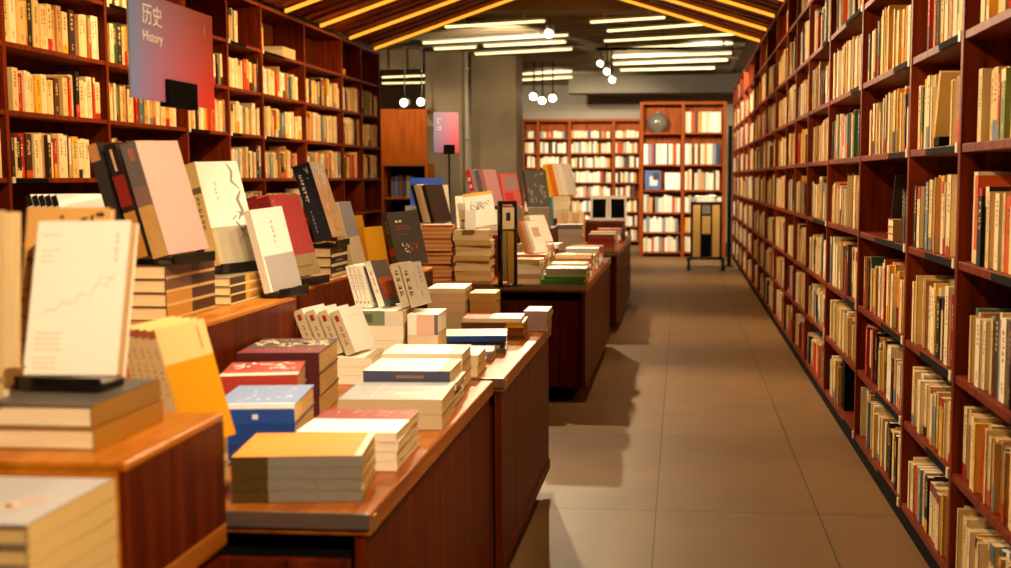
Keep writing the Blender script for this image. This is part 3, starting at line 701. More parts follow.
disp('grey and white shrink wrapped book tilted at the end of the long riser', -1.285, 3.601, Z1 + .019, 77, 13.3, 2.8, 0.1844, 0.266, 0.02459, 'e6e0da', 'ddd4c8', group=DG, mat='wrap', front=[(0, 0, 1, .43, 'a5a0a0'), (0, .0, .06, 1, 'f0ece6')] + glyph_column(rk, .5, .58, .56, .86, 5, 'c9938c'))
stand(-1.377, 4.024, Z1, 79, 0.19, 'black stand holding the red wrapped book set', 0.076, .018)
disp('red book with an olive band tilted back, front of the red pair', -1.377, 4.024, Z1 + .019, 79, 15.9, .9, 0.2079, 0.2995, 0.04471, 'a5383c', '9a3034', 2, ['second red book tilted behind the olive banded red one'], DG, mat='wrap',
     front=[(0, 0, 1, .26, '94825c')] + glyph_column(rk, .08, .14, .5, .95, 8, 'c98a80') + [(.2, .1, .8, .13, '7a6a48')], sp=[(0, 0, 1, .26, '94825c')])
z = stack('the dark stack under the navy book', -1.442, 4.42, Z1, 180, [bk_('dark spined book', 0.2124, 0.2124, 0.03688, '3a322c', '2e2622', sp=[(.7, 0, 1, 1, 'd8c8a0'), (.3, .3, .5, .7, '8a7a5a')], **dk) for i in range(3)], TG, .5)
stand(-1.41, 4.42, z + .001, 92, 0.19, 'gloss black stand holding the thick navy book', 0.08382, .016)
disp('thick navy book with white characters on its spine, tilted on a stand', -1.403, 4.42, z + .018, 92, 16.8, -1, 0.1922, 0.3018, 0.06929, 'b98d62', '23263a', group=DG, mat='wrap', front=[(0, .75, 1, 1, 'a89078'), (0, 0, 1, .3, 'c29a6a')],
     strokes=ink(rk, 14, .2, .3, .8, .95, .006, 'd8c0a0', .5, 5) + ink(rk, 6, .2, .1, .9, .6, .005, '8a6a48', .5, 5), sp=glyph_column(rk, .62, .82, .5, .88, 7, 'f2efe8') + glyph_column(rk, .66, .78, .1, .4, 6, '9a9aa4'), sstrokes=ink(rk, 6, .1, .8, .45, .98, .004, 'c9c4b8', .8, 4))
stand(-1.336, 4.655, Z1, 90, 0.1453, 'black stand holding the grey over beige book', 0.03353, .016)
disp('grey over beige book tilted beside the thick navy book', -1.337, 4.655, Z1 + .017, 90, 13.8, 0, 0.1844, 0.2682, 0.01788, 'c6b69c', 'd8c6a4', 2, ['beige book tilted behind the grey over beige one'], DG, front=[(0, .45, 1, 1, '85858f'), (0, 0, .05, 1, 'd8c6a4')])
Z2 = 1.0012
disp('bright yellow book upright behind the dark grey one', -1.32, 4.87, Z2 + .003, 77, 9.9, 0, .174, .185, .028, 'e2a922', 'd09a1c', group=DG, page='d8b050')
disp('taller mustard yellow book behind the bright yellow one', -1.40, 4.88, Z2 + .001, 80, 9.9, 0, .174, .235, .03, 'cc9418', 'c08a14', group=DG)
dgf = [(.22, .8, .3, .84, 'f0e8dc'), (.34, .8, .42, .84, 'f0e8dc')] + text_lines(.2, .72, .7, 2, .05, .022, '9a4a34', rk, .2) + text_lines(.2, .58, .6, 1, .05, .008, '8a8078', rk, .2)
disp('dark grey book with red print, tilted toward the aisle', -1.20, 5.0, Z2 + .009, 51, 14.3, 3.5, .172, .243, .036, '4c4740', '4a4a52', group=DG, front=dgf, strokes=ink(rk, 7, .3, .22, .48, .44, .007, 'cfc4b4', 1.2, 5) + ink(rk, 8, .52, .26, .8, .4, .009, 'a8442c', 1., 4),
     sp=[(0, .22, 1, .34, 'b8332a')] + glyph_column(rk, .3, .6, .62, .86, 4, 'b0aaa4'))

# ------------------------------------------------------------------ section signs
def placard(label, Mx, w, h, name, small=False):
    root = tag(empty(name), label, 'sign'); root.matrix_world = Mx
    n = 14; mb = MB(); t = .006
    c00, c10, c01, c11 = [Vector(lin(q)[:3]) for q in (('6a80b4', 'f83416', '6f8cb4', 'd46450') if not small else ('7c84c0', 'f04848', 'a8b0e0', 'f0a8c8'))]
    me_v = []
    for j in range(n + 1):
        for i in range(n + 1): mb.v.append((-w/2 + w*i/n, 0, h*j/n))
    mb.box(-w/2, w/2, .0005, t, 0, h, '8a7a80')
    vc = {}
    for j in range(n):
        for i in range(n):
            a = j * (n + 1) + i; mb.f.append((a, a+1, a+n+2, a+n+1)); mb.c.append((0, 0, 0, 1)); mb.m.append(0)
    o = mb.build('board', M['print'], root)
    def colat(x, z):
        u, v = (x + w/2) / w, z / h; u = min(1, max(0, u)); v = min(1, max(0, v)); uu = u ** .9
        q = (c00 * (1-uu) + c10 * uu) * (1-v) + (c01 * (1-uu) + c11 * uu) * v; return (q.x, q.y, q.z, 1)
    me = o.data; at = me.color_attributes['Col'].data
    for p in me.polygons[6:]:
        for li in p.loop_indices:
            v = me.vertices[me.loops[li].vertex_index].co; at[li].color = colat(v.x, v.z)
    return root
def text_part(body, size, Mx, name, parent, mat, extr=.0004):
    cu = bpy.data.curves.new(name, 'FONT'); cu.body = body; cu.size = size; cu.extrude = extr
    o = bpy.data.objects.new(name, cu); C.objects.link(o); o.parent = parent; o.matrix_local = Mx
    bpy.context.view_layer.update()
    me = bpy.data.meshes.new_from_object(o.evaluated_get(bpy.context.evaluated_depsgraph_get()))
    bpy.data.objects.remove(o); o = bpy.data.objects.new(name, me); C.objects.link(o); o.parent = parent; o.matrix_local = Mx
    me.materials.clear(); me.materials.append(mat); return o
M['letter'] = plain('white lettering', 'f4ece4', .5)
# the History sign: its face looks across to the aisle
Mx = Matrix.Translation((-1.478, 3.305, 1.617)) @ Matrix.Rotation(rad(90), 4, 'Z')
sg = placard('blue to red section sign reading History, hanging before the far wall', Mx, .556, .29, 'section_sign')
up = Matrix.Rotation(PI/2, 4, 'X')
text_part('\u5386\u53f2', .062, Matrix.Translation((-.205, -.002, .212)) @ up, 'chinese_lettering', sg, M['letter'])
text_part('History', .040, Matrix.Translation((-.205, -.002, .162)) @ up, 'english_lettering', sg, M['letter'])
mb = MB()
for r in glyph_column(rk, .208, .222, .215, .255, 4, 'f0d8cc'): mb.quad([(r[0], -.001, r[1]), (r[2], -.001, r[1]), (r[2], -.001, r[3]), (r[0], -.001, r[3])], 'f0c8bc')
mb.build('small_print', M['print'], sg)
mb = MB(); mb.box(-.075, .125, -.012, -.001, -.004, .066); mb.box(-.075, .125, .0065, .016, -.004, .066); mb.box(-.075, .125, -.012, .016, -.012, -.004)
mb.build('clip', M['matte_black'], sg, bevel=.002)
for u in (-.268, -.235):
    mb = MB(); mb.cyl((u, .004, .282), (u, .004, 3.72 - 1.617), .0025, 8); mb.build('hanging_rod', M['black'], sg)
# the second sign stands among the books of the table beyond the gap
Mx = Matrix.Translation((-1.70, 8.3, 1.585)) @ Matrix.Rotation(rad(24), 4, 'Z')
s2 = placard('small blue to pink section sign on a black pole before the concrete columns', Mx, .185, .29, 'section_sign', True)
mb = MB()
for r in glyph_column(rk, -.07, -.035, .15, .25, 2, 'f4ece4'): mb.quad([(r[0], -.001, r[1]), (r[2], -.001, r[1]), (r[2], -.001, r[3]), (r[0], -.001, r[3])], 'f4ece4')
mb.build('lettering', M['print'], s2)
mb = MB(); mb.box(-.02, .06, -.014, -.001, -.004, .055); mb.box(-.02, .06, .0065, .016, -.004, .055); mb.box(-.02, .06, -.014, .016, -.012, -.004); mb.build('clip', M['matte_black'], s2, bevel=.002)
mb = MB(); mb.cyl((.02, .006, 1.0215 - 1.585), (.02, .006, -.012), .008, 10); mb.cyl((.02, .006, 1.0215 - 1.585), (.02, .006, 1.03 - 1.585), .06, 20); mb.build('pole', M['black'], s2)

# ------------------------------------------------------------------ second table (beyond the gap)
FG = 'books on the table beyond the gap'
g2 = [bk_('tan covered book', .17, .2, .027, 'b98a54', 'c9874a', sp=[(.6, 0, 1, 1, 'd8a86a')], page='d9a462', dx=R.uniform(-.012, .012), dy=R.uniform(-.01, .01)) for _ in range(13)]
for i, q in enumerate(g2):
    if i % 3 == 0: q['spine'] = 'b5562a'
    if i == 12: q['cover'] = 'c9a878'
stack('the tall tan stack beyond the gap', -1.568, 7.36, T1, 95, g2, FG, 3.)
g3 = [bk_('cream covered book', .17, .235, .032, 'd8c090', ['d0b47c', 'c9a468', 'dcc694'][i % 3], page='d9bc84', dx=R.uniform(-.01, .01), dy=R.uniform(-.01, .01)) for i in range(10)]
zt2 = stack('the tall cream stack beyond the gap', -1.33, 7.36, T1, 93, g3, FG, 3.)
disp('white book with a yellow top edge leaning on the tall cream stack', -1.275, 7.36, zt2 + .016, 12, 22, 8, .19, .235, .02, 'f2ece0', 'e6dcc8', group=FG, front=[(0, .9, 1, 1, 'd8b03a')], strokes=ink(rk, 12, .2, .5, .9, .72, .006, '5a5248', 1., 5))
disp('cream book leaning left of the yellow topped white one on the tall stack', -1.385, 7.43, zt2 + .001, 20, 20, 0, .15, .22, .02, 'eadfc8', 'e0d0b0', group=FG, front=[(.2, .2, .7, .26, '6a6258')])
disp('small white card upright before the yellow topped white book', -1.34, 7.27, zt2 + .001, 8, 14, 0, .07, .13, .008, 'efe9dc', group=FG)
# black framed brochure stand
st = tag(empty('brochure_stand', (-1.05, 6.93, T1), rad(38)), 'tall black framed stand at the end of the table beyond the gap', 'stand')
mb = MB(); mb.box(-.07, .07, -.06, .06, 0, .012); mb.build('foot_plate', M['acrylic'], st, bevel=.002)
mb = MB(); mb.box(-.06, -.042, -.02, .02, .012, .5); mb.box(.042, .06, -.02, .02, .012, .5); mb.box(-.06, .06, -.02, .02, .5, .52); mb.build('frame', M['acrylic'], st, bevel=.005)
mb = MB(); mb.box(-.041, .041, -.004, .006, .03, .49, '9a8a5a'); mb.build('insert_sheet', M['print'], st)
mb = MB(); mb.box(-.041, .041, -.012, -.005, .35, .48, 'e0cfa6'); mb.box(-.015, .015, -.0128, -.012, .40, .45, '3a2a20'); mb.build('card', M['print'], st)
mb = MB(); mb.box(-.005, .038, -.012, -.005, .02, .33, 'b58a3c'); mb.build('brochure', M['print'], st)
stack('the green spined pile', -.71, 7.2, T1, 90, [bk_('large green spined book', .25, .27, .028, '6a9a4a', '3f8a3a', dx=-.02), bk_('large green book with cream pages', .24, .26, .032, '7aa85a', '4a8a3c', dx=.0, sp=[(0, 0, .4, 1, 'b9b08a')]),
      bk_('large grey spined book', .22, .25, .022, '9aa0a4', 'a39c88'), bk_('magazine with a blue and white cover', .22, .25, .014, 'b9c2d6', 'a8a894', front=[(.1, .1, .5, .6, '6a80b4'), (.5, .5, .9, .9, 'e0e4ea'), (.6, .1, .9, .4, '8a92a8'), (.3, .7, .5, .9, 'd8b04a')])], FG, 4.)
stack('the pile beside the brochure stand', -.955, 7.2, T1, 90, [bk_('cream spined book', .19, .17, .03, ['e6dcc4', 'cbb894', 'efe6d2'][i % 3], ['e6d4ac', 'b9a070', 'f0e6cc'][i % 3]) for i in range(5)], FG, 3.)
cols = ['e9dfcb', 'c9a878', 'f0ebe0', 'b5654a', 'dcd0b8', 'e8d8b0', 'a8b0b4', 'f4f0e6', 'c98a5a', 'b9403a', '8a9aa8', 'e2c88e']
cn = {'e9dfcb': 'cream', 'c9a878': 'tan', 'f0ebe0': 'white', 'b5654a': 'rust', 'dcd0b8': 'beige', 'e8d8b0': 'pale yellow', 'a8b0b4': 'grey', 'f4f0e6': 'bright white', 'c98a5a': 'light brown', 'b9403a': 'red', '8a9aa8': 'blue grey', 'e2c88e': 'straw'}
rt = random.Random(21)
def pile(where, x, y, n, W, H, group, tmin=.018, tmax=.035, z=T1):
    bb = []
    for i in range(n):
        c = rt.choice(cols); s_ = rt.choice(cols)
        bb.append(bk_(f'{cn[c]} covered book', W * rt.uniform(.92, 1), H * rt.uniform(.92, 1), rt.uniform(tmin, tmax), c, s_, front=[(.1, .5, .9, .8, rt.choice(cols))] if rt.random() < .5 else ()))
    return stack(where, x, y, z, 90, bb, group, 3.)
pile('the second aisle edge pile beyond the gap', -.72, 7.5, 4, .2, .25, FG)
pile('the third aisle edge pile beyond the gap', -.72, 7.8, 5, .2, .25, FG)
pile('the fourth aisle edge pile beyond the gap', -.72, 8.12, 4, .2, .25, FG)
pile('the fifth aisle edge pile beyond the gap', -.72, 8.45, 5, .2, .25, FG)
pile('the last aisle edge pile beyond the gap', -.72, 8.85, 5, .2, .25, FG)
zb = pile('the second row white pile beyond the gap', -1.0, 7.55, 6, .2, .24, FG)
zc = pile('the second row third pile beyond the gap', -1.0, 7.9, 7, .2, .24, FG)
zd = pile('the second row fourth pile beyond the gap', -1.02, 8.3, 6, .2, .24, FG)
PK = 'pale books leaning beyond the gap'
disp('white book leaning, front of the pale set beyond the gap', -.93, 7.58, zb + .001, 70, 20, 0, .17, .22, .02, 'f2ece2', 'efe6d6', 4, ['pinkish book leaning, second of the pale set', 'tan book leaning, third of the pale set', 'brown book leaning, last of the pale set'], PK,
     front=[(.2, .5, .8, .8, 'c9a890')], vspec=[dict(cover='d8a894', spine='d8a08c'), dict(cover='c08a5c', spine='b9824e'), dict(cover='8e5a34', spine='a0683a')])
disp('cream book leaning on the third pile of the second row', -.95, 7.95, zc + .001, 60, 24, 0, .18, .2, .02, 'efe6d4', 'd8c8a8', 2, ['straw book leaning behind the cream one'], PK)
# long white pads at the aisle side
stack('the white pad on the second row beyond the gap', -1.0, 8.3, zd, 85, [bk_('white covered pad', .2, .26, .03, 'f6f2ea', 'efe8d8')], FG)

# dark and cream leaning set, with the blue book, behind the tall stacks
rs = riser('dark wooden riser under the cream and brown leaning set', -1.98, -1.22, 7.62, 9.05, T1, 1.02, 'dark risers beyond the gap', 'wood_table')
riser('small dark wooden riser under the mottled grey book', -1.21, -.97, 8.66, 9.1, T1, 1.02, 'dark risers beyond the gap', 'wood_table')
zz = pile('the white pile under the dark and cream leaning set', -1.79, 7.85, 3, .22, .3, FG, .018, .025, 1.0212)
SS = 'books in the dark and cream leaning set'
disp('dark brown book leaning, front of the dark and cream set', -1.66, 7.86, zz + .001, 62, 18, 0, .19, .27, .03, '33241c', '2a1d16', 4, ['cream spined book, second of the dark and cream set', 'tan spined book, third of the dark and cream set', 'black book, last of the dark and cream set'], SS,
     vspec=[dict(cover='d8c49c', spine='e6d2a6'), dict(cover='cdb488', spine='d8bc8a'), dict(cover='2a2a2c', spine='1e1e20')])
disp('small pale book upright behind the leaning dark set', -1.70, 8.14, 1.0212, 40, 8, 0, .12, .33, .02, 'd9cfb8', 'cfc4a8', group=FG)
zq = pile('the pile under the bright blue book', -1.88, 8.28, 4, .16, .22, FG, .04, .05, 1.0212)
disp('bright blue book upright facing the aisle beyond the gap', -1.85, 8.3, zq + .001, 14, 14, 0, .24, .2, .03, '2456c4', '1c48a8', group=FG, front=[(.35, .3, .55, .5, '173a8a')])
# red and grey leaning set on a high pile
zh = pile('the pile under the red patterned leaning set', -1.435, 8.3, 4, .2, .28, FG, .035, .045, 1.0212)
stand(-1.40, 8.3, zh + .001, 70, .18, 'black stand under the red patterned leaning set', .085, .016)
RS = 'books in the red patterned set'
disp('pink grey book leaning, front of the red patterned set', -1.36, 8.3, zh + .018, 70, 14, 0, .19, .27, .034, 'b9868a', 'b5787c', 4, ['dark grey book, second of the red patterned set', 'rose grey book, third of the red patterned set', 'red book with white blossoms, last of the red patterned set'], RS,
     vspec=[dict(cover='5e5a5a', spine='6a6868'), dict(cover='a89090', spine='a88c8c'), dict(cover='c02a26', spine='c22c26', sp=[(.2, .1 + .2 * i, .8, .2 + .2 * i, 'e8c8bc') for i in range(4)])])
disp('pink book upright beside the red patterned set', -1.27, 8.58, 1.185, 50, 14, 0, .17, .25, .03, 'c9605e', 'd06a66', group=FG, front=[(.2, .5, .9, .9, '9a8484'), (.1, .1, .6, .4, 'c03a3a')])
stack('the block under the pink book', -1.26, 8.63, 1.0212, 90, [bk_('grey covered book', .2, .16, .054, '7a7066') for _ in range(3)], FG, 1.)
zm = stack('the block under the mottled grey book', -1.09, 8.86, 1.0212, 90, [bk_('drab covered book', .2, .16, .05, '8a7c66') for _ in range(3)], FG, 1.)
disp('grey book with a mottled cover tilted beside the pink book', -1.10, 8.84, zm + .001, 35, 16, 0, .19, .29, .03, '5c5852', '4a4642', group=FG, strokes=ink(rk, 16, .1, .1, .9, .9, .02, '8a857c', 1., 4))

# ------------------------------------------------------------------ farthest table
TG3 = 'books on the farthest table'
for k, (x, y, n) in enumerate([(-.72, 10.5, 4), (-.72, 10.85, 5), (-.72, 11.25, 3), (-.72, 11.7, 4), (-.72, 12.6, 4), (-1.02, 10.55, 6), (-1.32, 10.55, 7), (-1.62, 10.55, 6), (-1.9, 10.55, 6)]):
    pile(f'the {ORD[k]} pile of the farthest table', x, y, n, .2, .25, TG3, .025, .045)
def framed(x, y, z, yaw, label):
    r_ = tag(empty('framed_board', (x, y, z), rad(yaw)), label, 'framed board', 'dark framed boards on the farthest table')
    Q = Matrix.Rotation(rad(-8), 4, 'X')
    mb = MB(); mb.box(-.095, .095, 0, .02, 0, .03); mb.box(-.095, .095, 0, .02, .23, .265); mb.box(-.095, -.07, 0, .02, .03, .23); mb.box(.07, .095, 0, .02, .03, .23)
    o = mb.build('frame', M['white'], r_, bevel=.002); o.data.transform(Q)
    mb = MB(); mb.box(-.07, .07, .006, .016, .03, .23); o = mb.build('panel', M['matte_black'], r_); o.data.transform(Q)
    mb = MB(); mb.box(-.015, .015, .021, .13, 0, .012); o = mb.build('strut', M['white'], r_)
riser('low riser under the dark framed boards', -1.35, -.6, 11.9, 12.45, T1, .95, 'dark risers beyond the gap', 'wood_table')
framed(-.66, 12.1, .9512, 4, 'dark board in a white frame nearest the aisle on the farthest table')
framed(-.86, 12.12, .9512, -4, 'dark board in a white frame farther from the aisle on the farthest table')
rz = riser('tall riser under the orange and white leaning set', -1.62, -1.04, 11.3, 11.8, T1, 1.0, 'dark risers beyond the gap', 'wood_table')
zz = pile('the pile under the orange and white leaning set', -1.22, 11.5, 5, .22, .26, TG3, .04, .05, 1.0012)
OS = 'books in the orange and white leaning set'
disp('white book leaning, front of the orange and white set', -1.12, 11.5, zz + .001, 68, 15, 0, .2, .32, .05, 'ece6da', 'f0eadc', 4, ['cream spined book, second of the orange and white set', 'orange spined book, third of the orange and white set', 'yellow spined book, last of the orange and white set'], OS,
     vspec=[dict(cover='eadfc4', spine='efe2c0'), dict(cover='e8761c', spine='ea7a1a'), dict(cover='eab42a', spine='f0b828')])
disp('teal book upright below the orange and white set', -1.31, 10.93, .9, 20, 10, 0, .2, .32, .03, '1f7a8e', '1a6a80', group=TG3)
pile('the pile under the teal book', -1.31, 10.97, 4, .17, .2, TG3, .036, .0375)
for k in range(5):
    make_book('stacked_book', f'beige book standing upright, {ORD[k]} of the beige row on the farthest table', M_disp(-1.19 + k * .052, 11.15, T1, 90), .19, .33, .048, ['d8bf94', 'cdb084', 'e0caa2', 'c9a878', 'dcc49a'][k], group='beige row on the farthest table')

# ------------------------------------------------------------------ rear bookcases
RB = random.Random(31)
def rear_case(label, x0, y, posts, levels, top, wood_m, fill, nm):
    root = tag(empty('bookcase', (posts[0], y, 0)), label, 'bookcase')
    def bx(n_, x0, x1, y0, y1, z0, z1, mat, bevel=.002):
        mb = MB(); mb.box(x0, x1, y0, y1, z0, z1); return cb(mb, n_, mat, root, bevel=bevel)
    for x in posts: bx('upright', x - .03, x + .03, y, y + .32, 0, top, wood_m)
    for i in range(len(posts) - 1):
        a, b = posts[i] + .0305, posts[i+1] - .0305
        for z in levels: bx('shelf', a, b, y + .004, y + .3, z - .03, z, wood_m)
        bx('top_board', a, b, y + .004, y + .3, top - .05, top, wood_m)
    bx('back_panel', posts[0], posts[-1], y + .305, y + .32, 0, top, wood_m, 0)
    bx('plinth', posts[0] + .03, posts[-1] - .03, y + .03, y + .28, 0, levels[0] - .031, M['matte_black'], 0)
    rest = MB()
    for i in range(len(posts) - 1):
        for l, z in enumerate(levels):
            zt = (levels + [top])[l + 1] - .05
            kind = fill(i, l)
            if kind == 0: continue
            x = posts[i] + .04; end = posts[i+1] - .04; room = zt - z; k = 0
            while True:
                t = RB.uniform(.03, .07)
                if x + t > end: break
                if RB.random() < .06: x += .05; continue
                h = min(room * RB.uniform(.72, .92), .36) * (.5 if kind == 2 else 1)
                c = RB.choice(['efe8da', 'e6dcc4', 'f4f0e8', 'd8ccb4', 'c9b08a', 'b5a890', '8a8f9a', 'b9502e', 'd89a4a', '5a4438', '3a4a6a', 'e9dcc0', 'f0e6d0', 'efe8da', 'e6dcc4', 'f4f0e8', 'd8ccb4', 'e9dcc0', 'f0e6d0'])
                Mx = Matrix.Translation((x, y + .02 + RB.uniform(0, .04), z + .001)) @ Matrix.Rotation(rad(90), 4, 'Z') @ Matrix.Rotation(PI/2, 4, 'X') @ Matrix.Translation((.08, 0, 0))
                ALLR.append((nm, l, i, k, Mx, t, h, c)); x += t + .002; k += 1
    return root
ALLR = []
NMC = {'efe8da': 'white', 'e6dcc4': 'cream', 'f4f0e8': 'bright white', 'd8ccb4': 'beige', 'c9b08a': 'tan', 'b5a890': 'drab', '8a8f9a': 'grey', 'b9502e': 'rust', 'd89a4a': 'amber', '5a4438': 'brown', '3a4a6a': 'dark blue', 'e9dcc0': 'pale cream', 'f0e6d0': 'ivory'}
TL = [.09, .44, .79, 1.19, 1.64, 2.2]
rear_case('tall orange wooden bookcase at the end of the aisle, behind the trolley', 0, 20.5, [-.70, .03, .76], TL, 2.74, M['wood_case'], lambda i, l: 0 if (i == 0 and l in (5, 3)) else 1, 'end of the aisle')
LLv = [.1, .4, .7, 1.0, 1.31, 1.62, 1.92, 2.23]
rear_case('wide orange bookcase against the rear wall beyond the tables', 0, 24.0, [-3.3, -2.98, -2.32, -1.4, -.84], LLv, 2.62, M['wood_case'], lambda i, l: 2 if l == 7 else 1, 'rear wall')
rest = MB()
near = [q for q in ALLR if q[0] == 'end of the aisle']; far = [q for q in ALLR if q[0] != 'end of the aisle']
for q in near[:]:
    nm, l, i, k, Mx, t, h, c = q
    make_book('bookcase_book', f"{NMC[c]} book, {ORD[k]} from left, {LEVN(6, l)}, {'left' if i == 0 else 'right'} half of bookcase behind the trolley", Mx, .16, h, t, c, mat='matte_print', group='books in the bookcase behind the trolley', pages=True)
for nm, l, i, k, Mx, t, h, c in far:
    cv, pg = book_mb(.16, h, t, c, c); pg.m = [1] * len(pg.m); rest.add(cv, Mx); rest.add(pg, Mx)
o = rest.build('bookcase_books_rest', [M['matte_print'], M['pages']]); o['kind'] = 'stuff'; tag(o, 'small blurred books filling the rear wall bookcase', 'books')
# framed pictures and a round vase in the tall bookcase
def face_out(x, z, w, h, col, label, front):
    make_book('bookcase_book', label, M_disp(x, 20.60, z + .001, 0, 8), w, h, .03, col, front=front, group='books facing out behind the trolley', mat='print')
face_out(-.5, 1.19, .28, .34, '3a5a96', 'blue book facing out in the bookcase behind the trolley', [(.3, .2, .8, .7, 'c9ccd4'), (.5, .5, .9, .9, '22242c')])
face_out(-.15, 1.19, .27, .3, 'efece6', 'white book facing out in the bookcase behind the trolley', [])
v = MB(); v.lathe([(0, 0), (.08, 0), (.085, .015), (.15, .06), (.19, .14), (.2, .2), (.185, .27), (.13, .34), (.06, .375), (.05, .39), (.065, .40), (.04, .40), (.035, .375)], 24)
o = v.build('round_jar', plain('glazed grey ceramic', '6a665e', .2), smooth=True); o.location = (-.42, 20.655, 2.2015); o.scale = (.95, .7, .92)
tag(o, 'round grey jar on the top shelf of the bookcase behind the trolley', 'jar')

# ------------------------------------------------------------------ trolley at the end of the aisle
t_ = tag(empty('book_trolley', (.385, 17.4, 0)), 'black book trolley with tan side boards, parked at the aisle end', 'trolley')
def part(nm, boxes, mat, root=t_, bevel=.004):
    mb = MB()
    for q in boxes: mb.box(*q)
    return mb.build(nm, mat, root, bevel=bevel)
part('frame', [(-.235, -.205, 0, .4, .18, 1.04), (.205, .235, 0, .4, .18, 1.04), (-.235, .235, 0, .4, 1.0, 1.04), (-.235, .235, 0, .4, .17, .21), (-.085, -.065, .0, .02, .21, 1.0), (.065, .085, .0, .02, .21, 1.0)], M['black'])
part('side_board', [(-.2, -.09, .004, .02, .215, .995)], M['tan_board'])
part('side_board', [(.09, .2, .004, .02, .215, .995)], M['tan_board'])
part('upper_panel', [(-.064, .064, .004, .02, .86, .99)], plain('grey plate', '7a7468', .5))
part('picture_panel', [(-.064, .064, .004, .02, .56, .83)], M['tan_board'])
part('lower_panel', [(-.064, .064, .004, .02, .215, .54)], M['matte_black'])
part('back_board', [(-.204, .204, .37, .39, .212, .998)], M['black'])
h = MB()
h.cyl((-.15, .2, 1.04), (-.15, .2, 1.12), .011); h.cyl((.15, .2, 1.04), (.15, .2, 1.12), .011); h.cyl((-.16, .2, 1.12), (.16, .2, 1.12), .012); h.build('handle', M['silver'], t_)
for sx in (-1, 1):
    for yy in (.05, .35):
        w = MB(); w.cyl((sx*.26 - .02, yy, .075), (sx*.26 + .02, yy, .075), .075, 22); wo = w.build('wheel', M['rubber'], t_, bevel=.006)
        w = MB(); w.cyl((sx*.26 - .024, yy, .075), (sx*.26 + .024, yy, .075), .03, 14); w.build('hub', M['silver'], wo)
        w = MB(); w.box(sx*.26 - .03, sx*.26 + .03, yy - .03, yy + .03, .152, .178); w.box(min(sx*.23, sx*.26), max(sx*.23, sx*.26), yy - .02, yy + .02, .178, .2); w.build('caster_bracket', M['black'], t_)
mb = MB(); mb.box(.735, .80, 18.30, 18.36, .012, 2.22); p_ = mb.build('steel_post', M['matte_black'], bevel=.004)
mb = MB(); mb.box(.69, .845, 18.26, 18.40, 0, .0118); mb.build('foot_plate', M['matte_black'], p_, bevel=.002)
tag(p_, 'slim black upright post beside the far end of the aisle bookcase', 'post')

# ------------------------------------------------------------------ wooden kiosk left of the columns
k_ = tag(empty('wooden_kiosk', (-4.45, 17.0, 0)), 'orange wooden cabinet with a dark opening, left of the concrete columns', 'cabinet')
def kp(nm, boxes, mat): 
    mb = MB()
    for q in boxes: mb.box(*q)
    return mb.build(nm, mat, k_, bevel=.004)
kp('upper_panel', [(-.62, .68, 0, .04, 1.62, 2.42)], M['wood_case'])
kp('frame', [(-.62, .0, 0, .5, 0, 1.615), (.64, .68, 0, .5, 0, 1.615), (-.62, .68, .042, .5, 2.38, 2.42), (.001, .639, .0, .5, .0, .6), (.001, .639, .0, .4, 1.58, 1.615)], M['wood_case'])
kp('back_panel', [(.001, .639, .46, .5, .6, 1.58)], M['matte_black'])
kp('shelf', [(.001, .639, .02, .45, 1.08, 1.11)], M['wood_case'])
for k in range(6):
    make_book('kiosk_book', f'dark book, {ORD[k]} from the left inside the wooden cabinet', M_disp(-4.38 + k * .06, 17.3, 1.1112, 90), .2, .3 + .02 * (k % 3), .05, ['5a4a3a', '4a5a7a', '6a3a2a', '3a3a3a', '8a7a5a', '4a3a4a'][k], group='books inside the wooden cabinet', mat='matte_print')

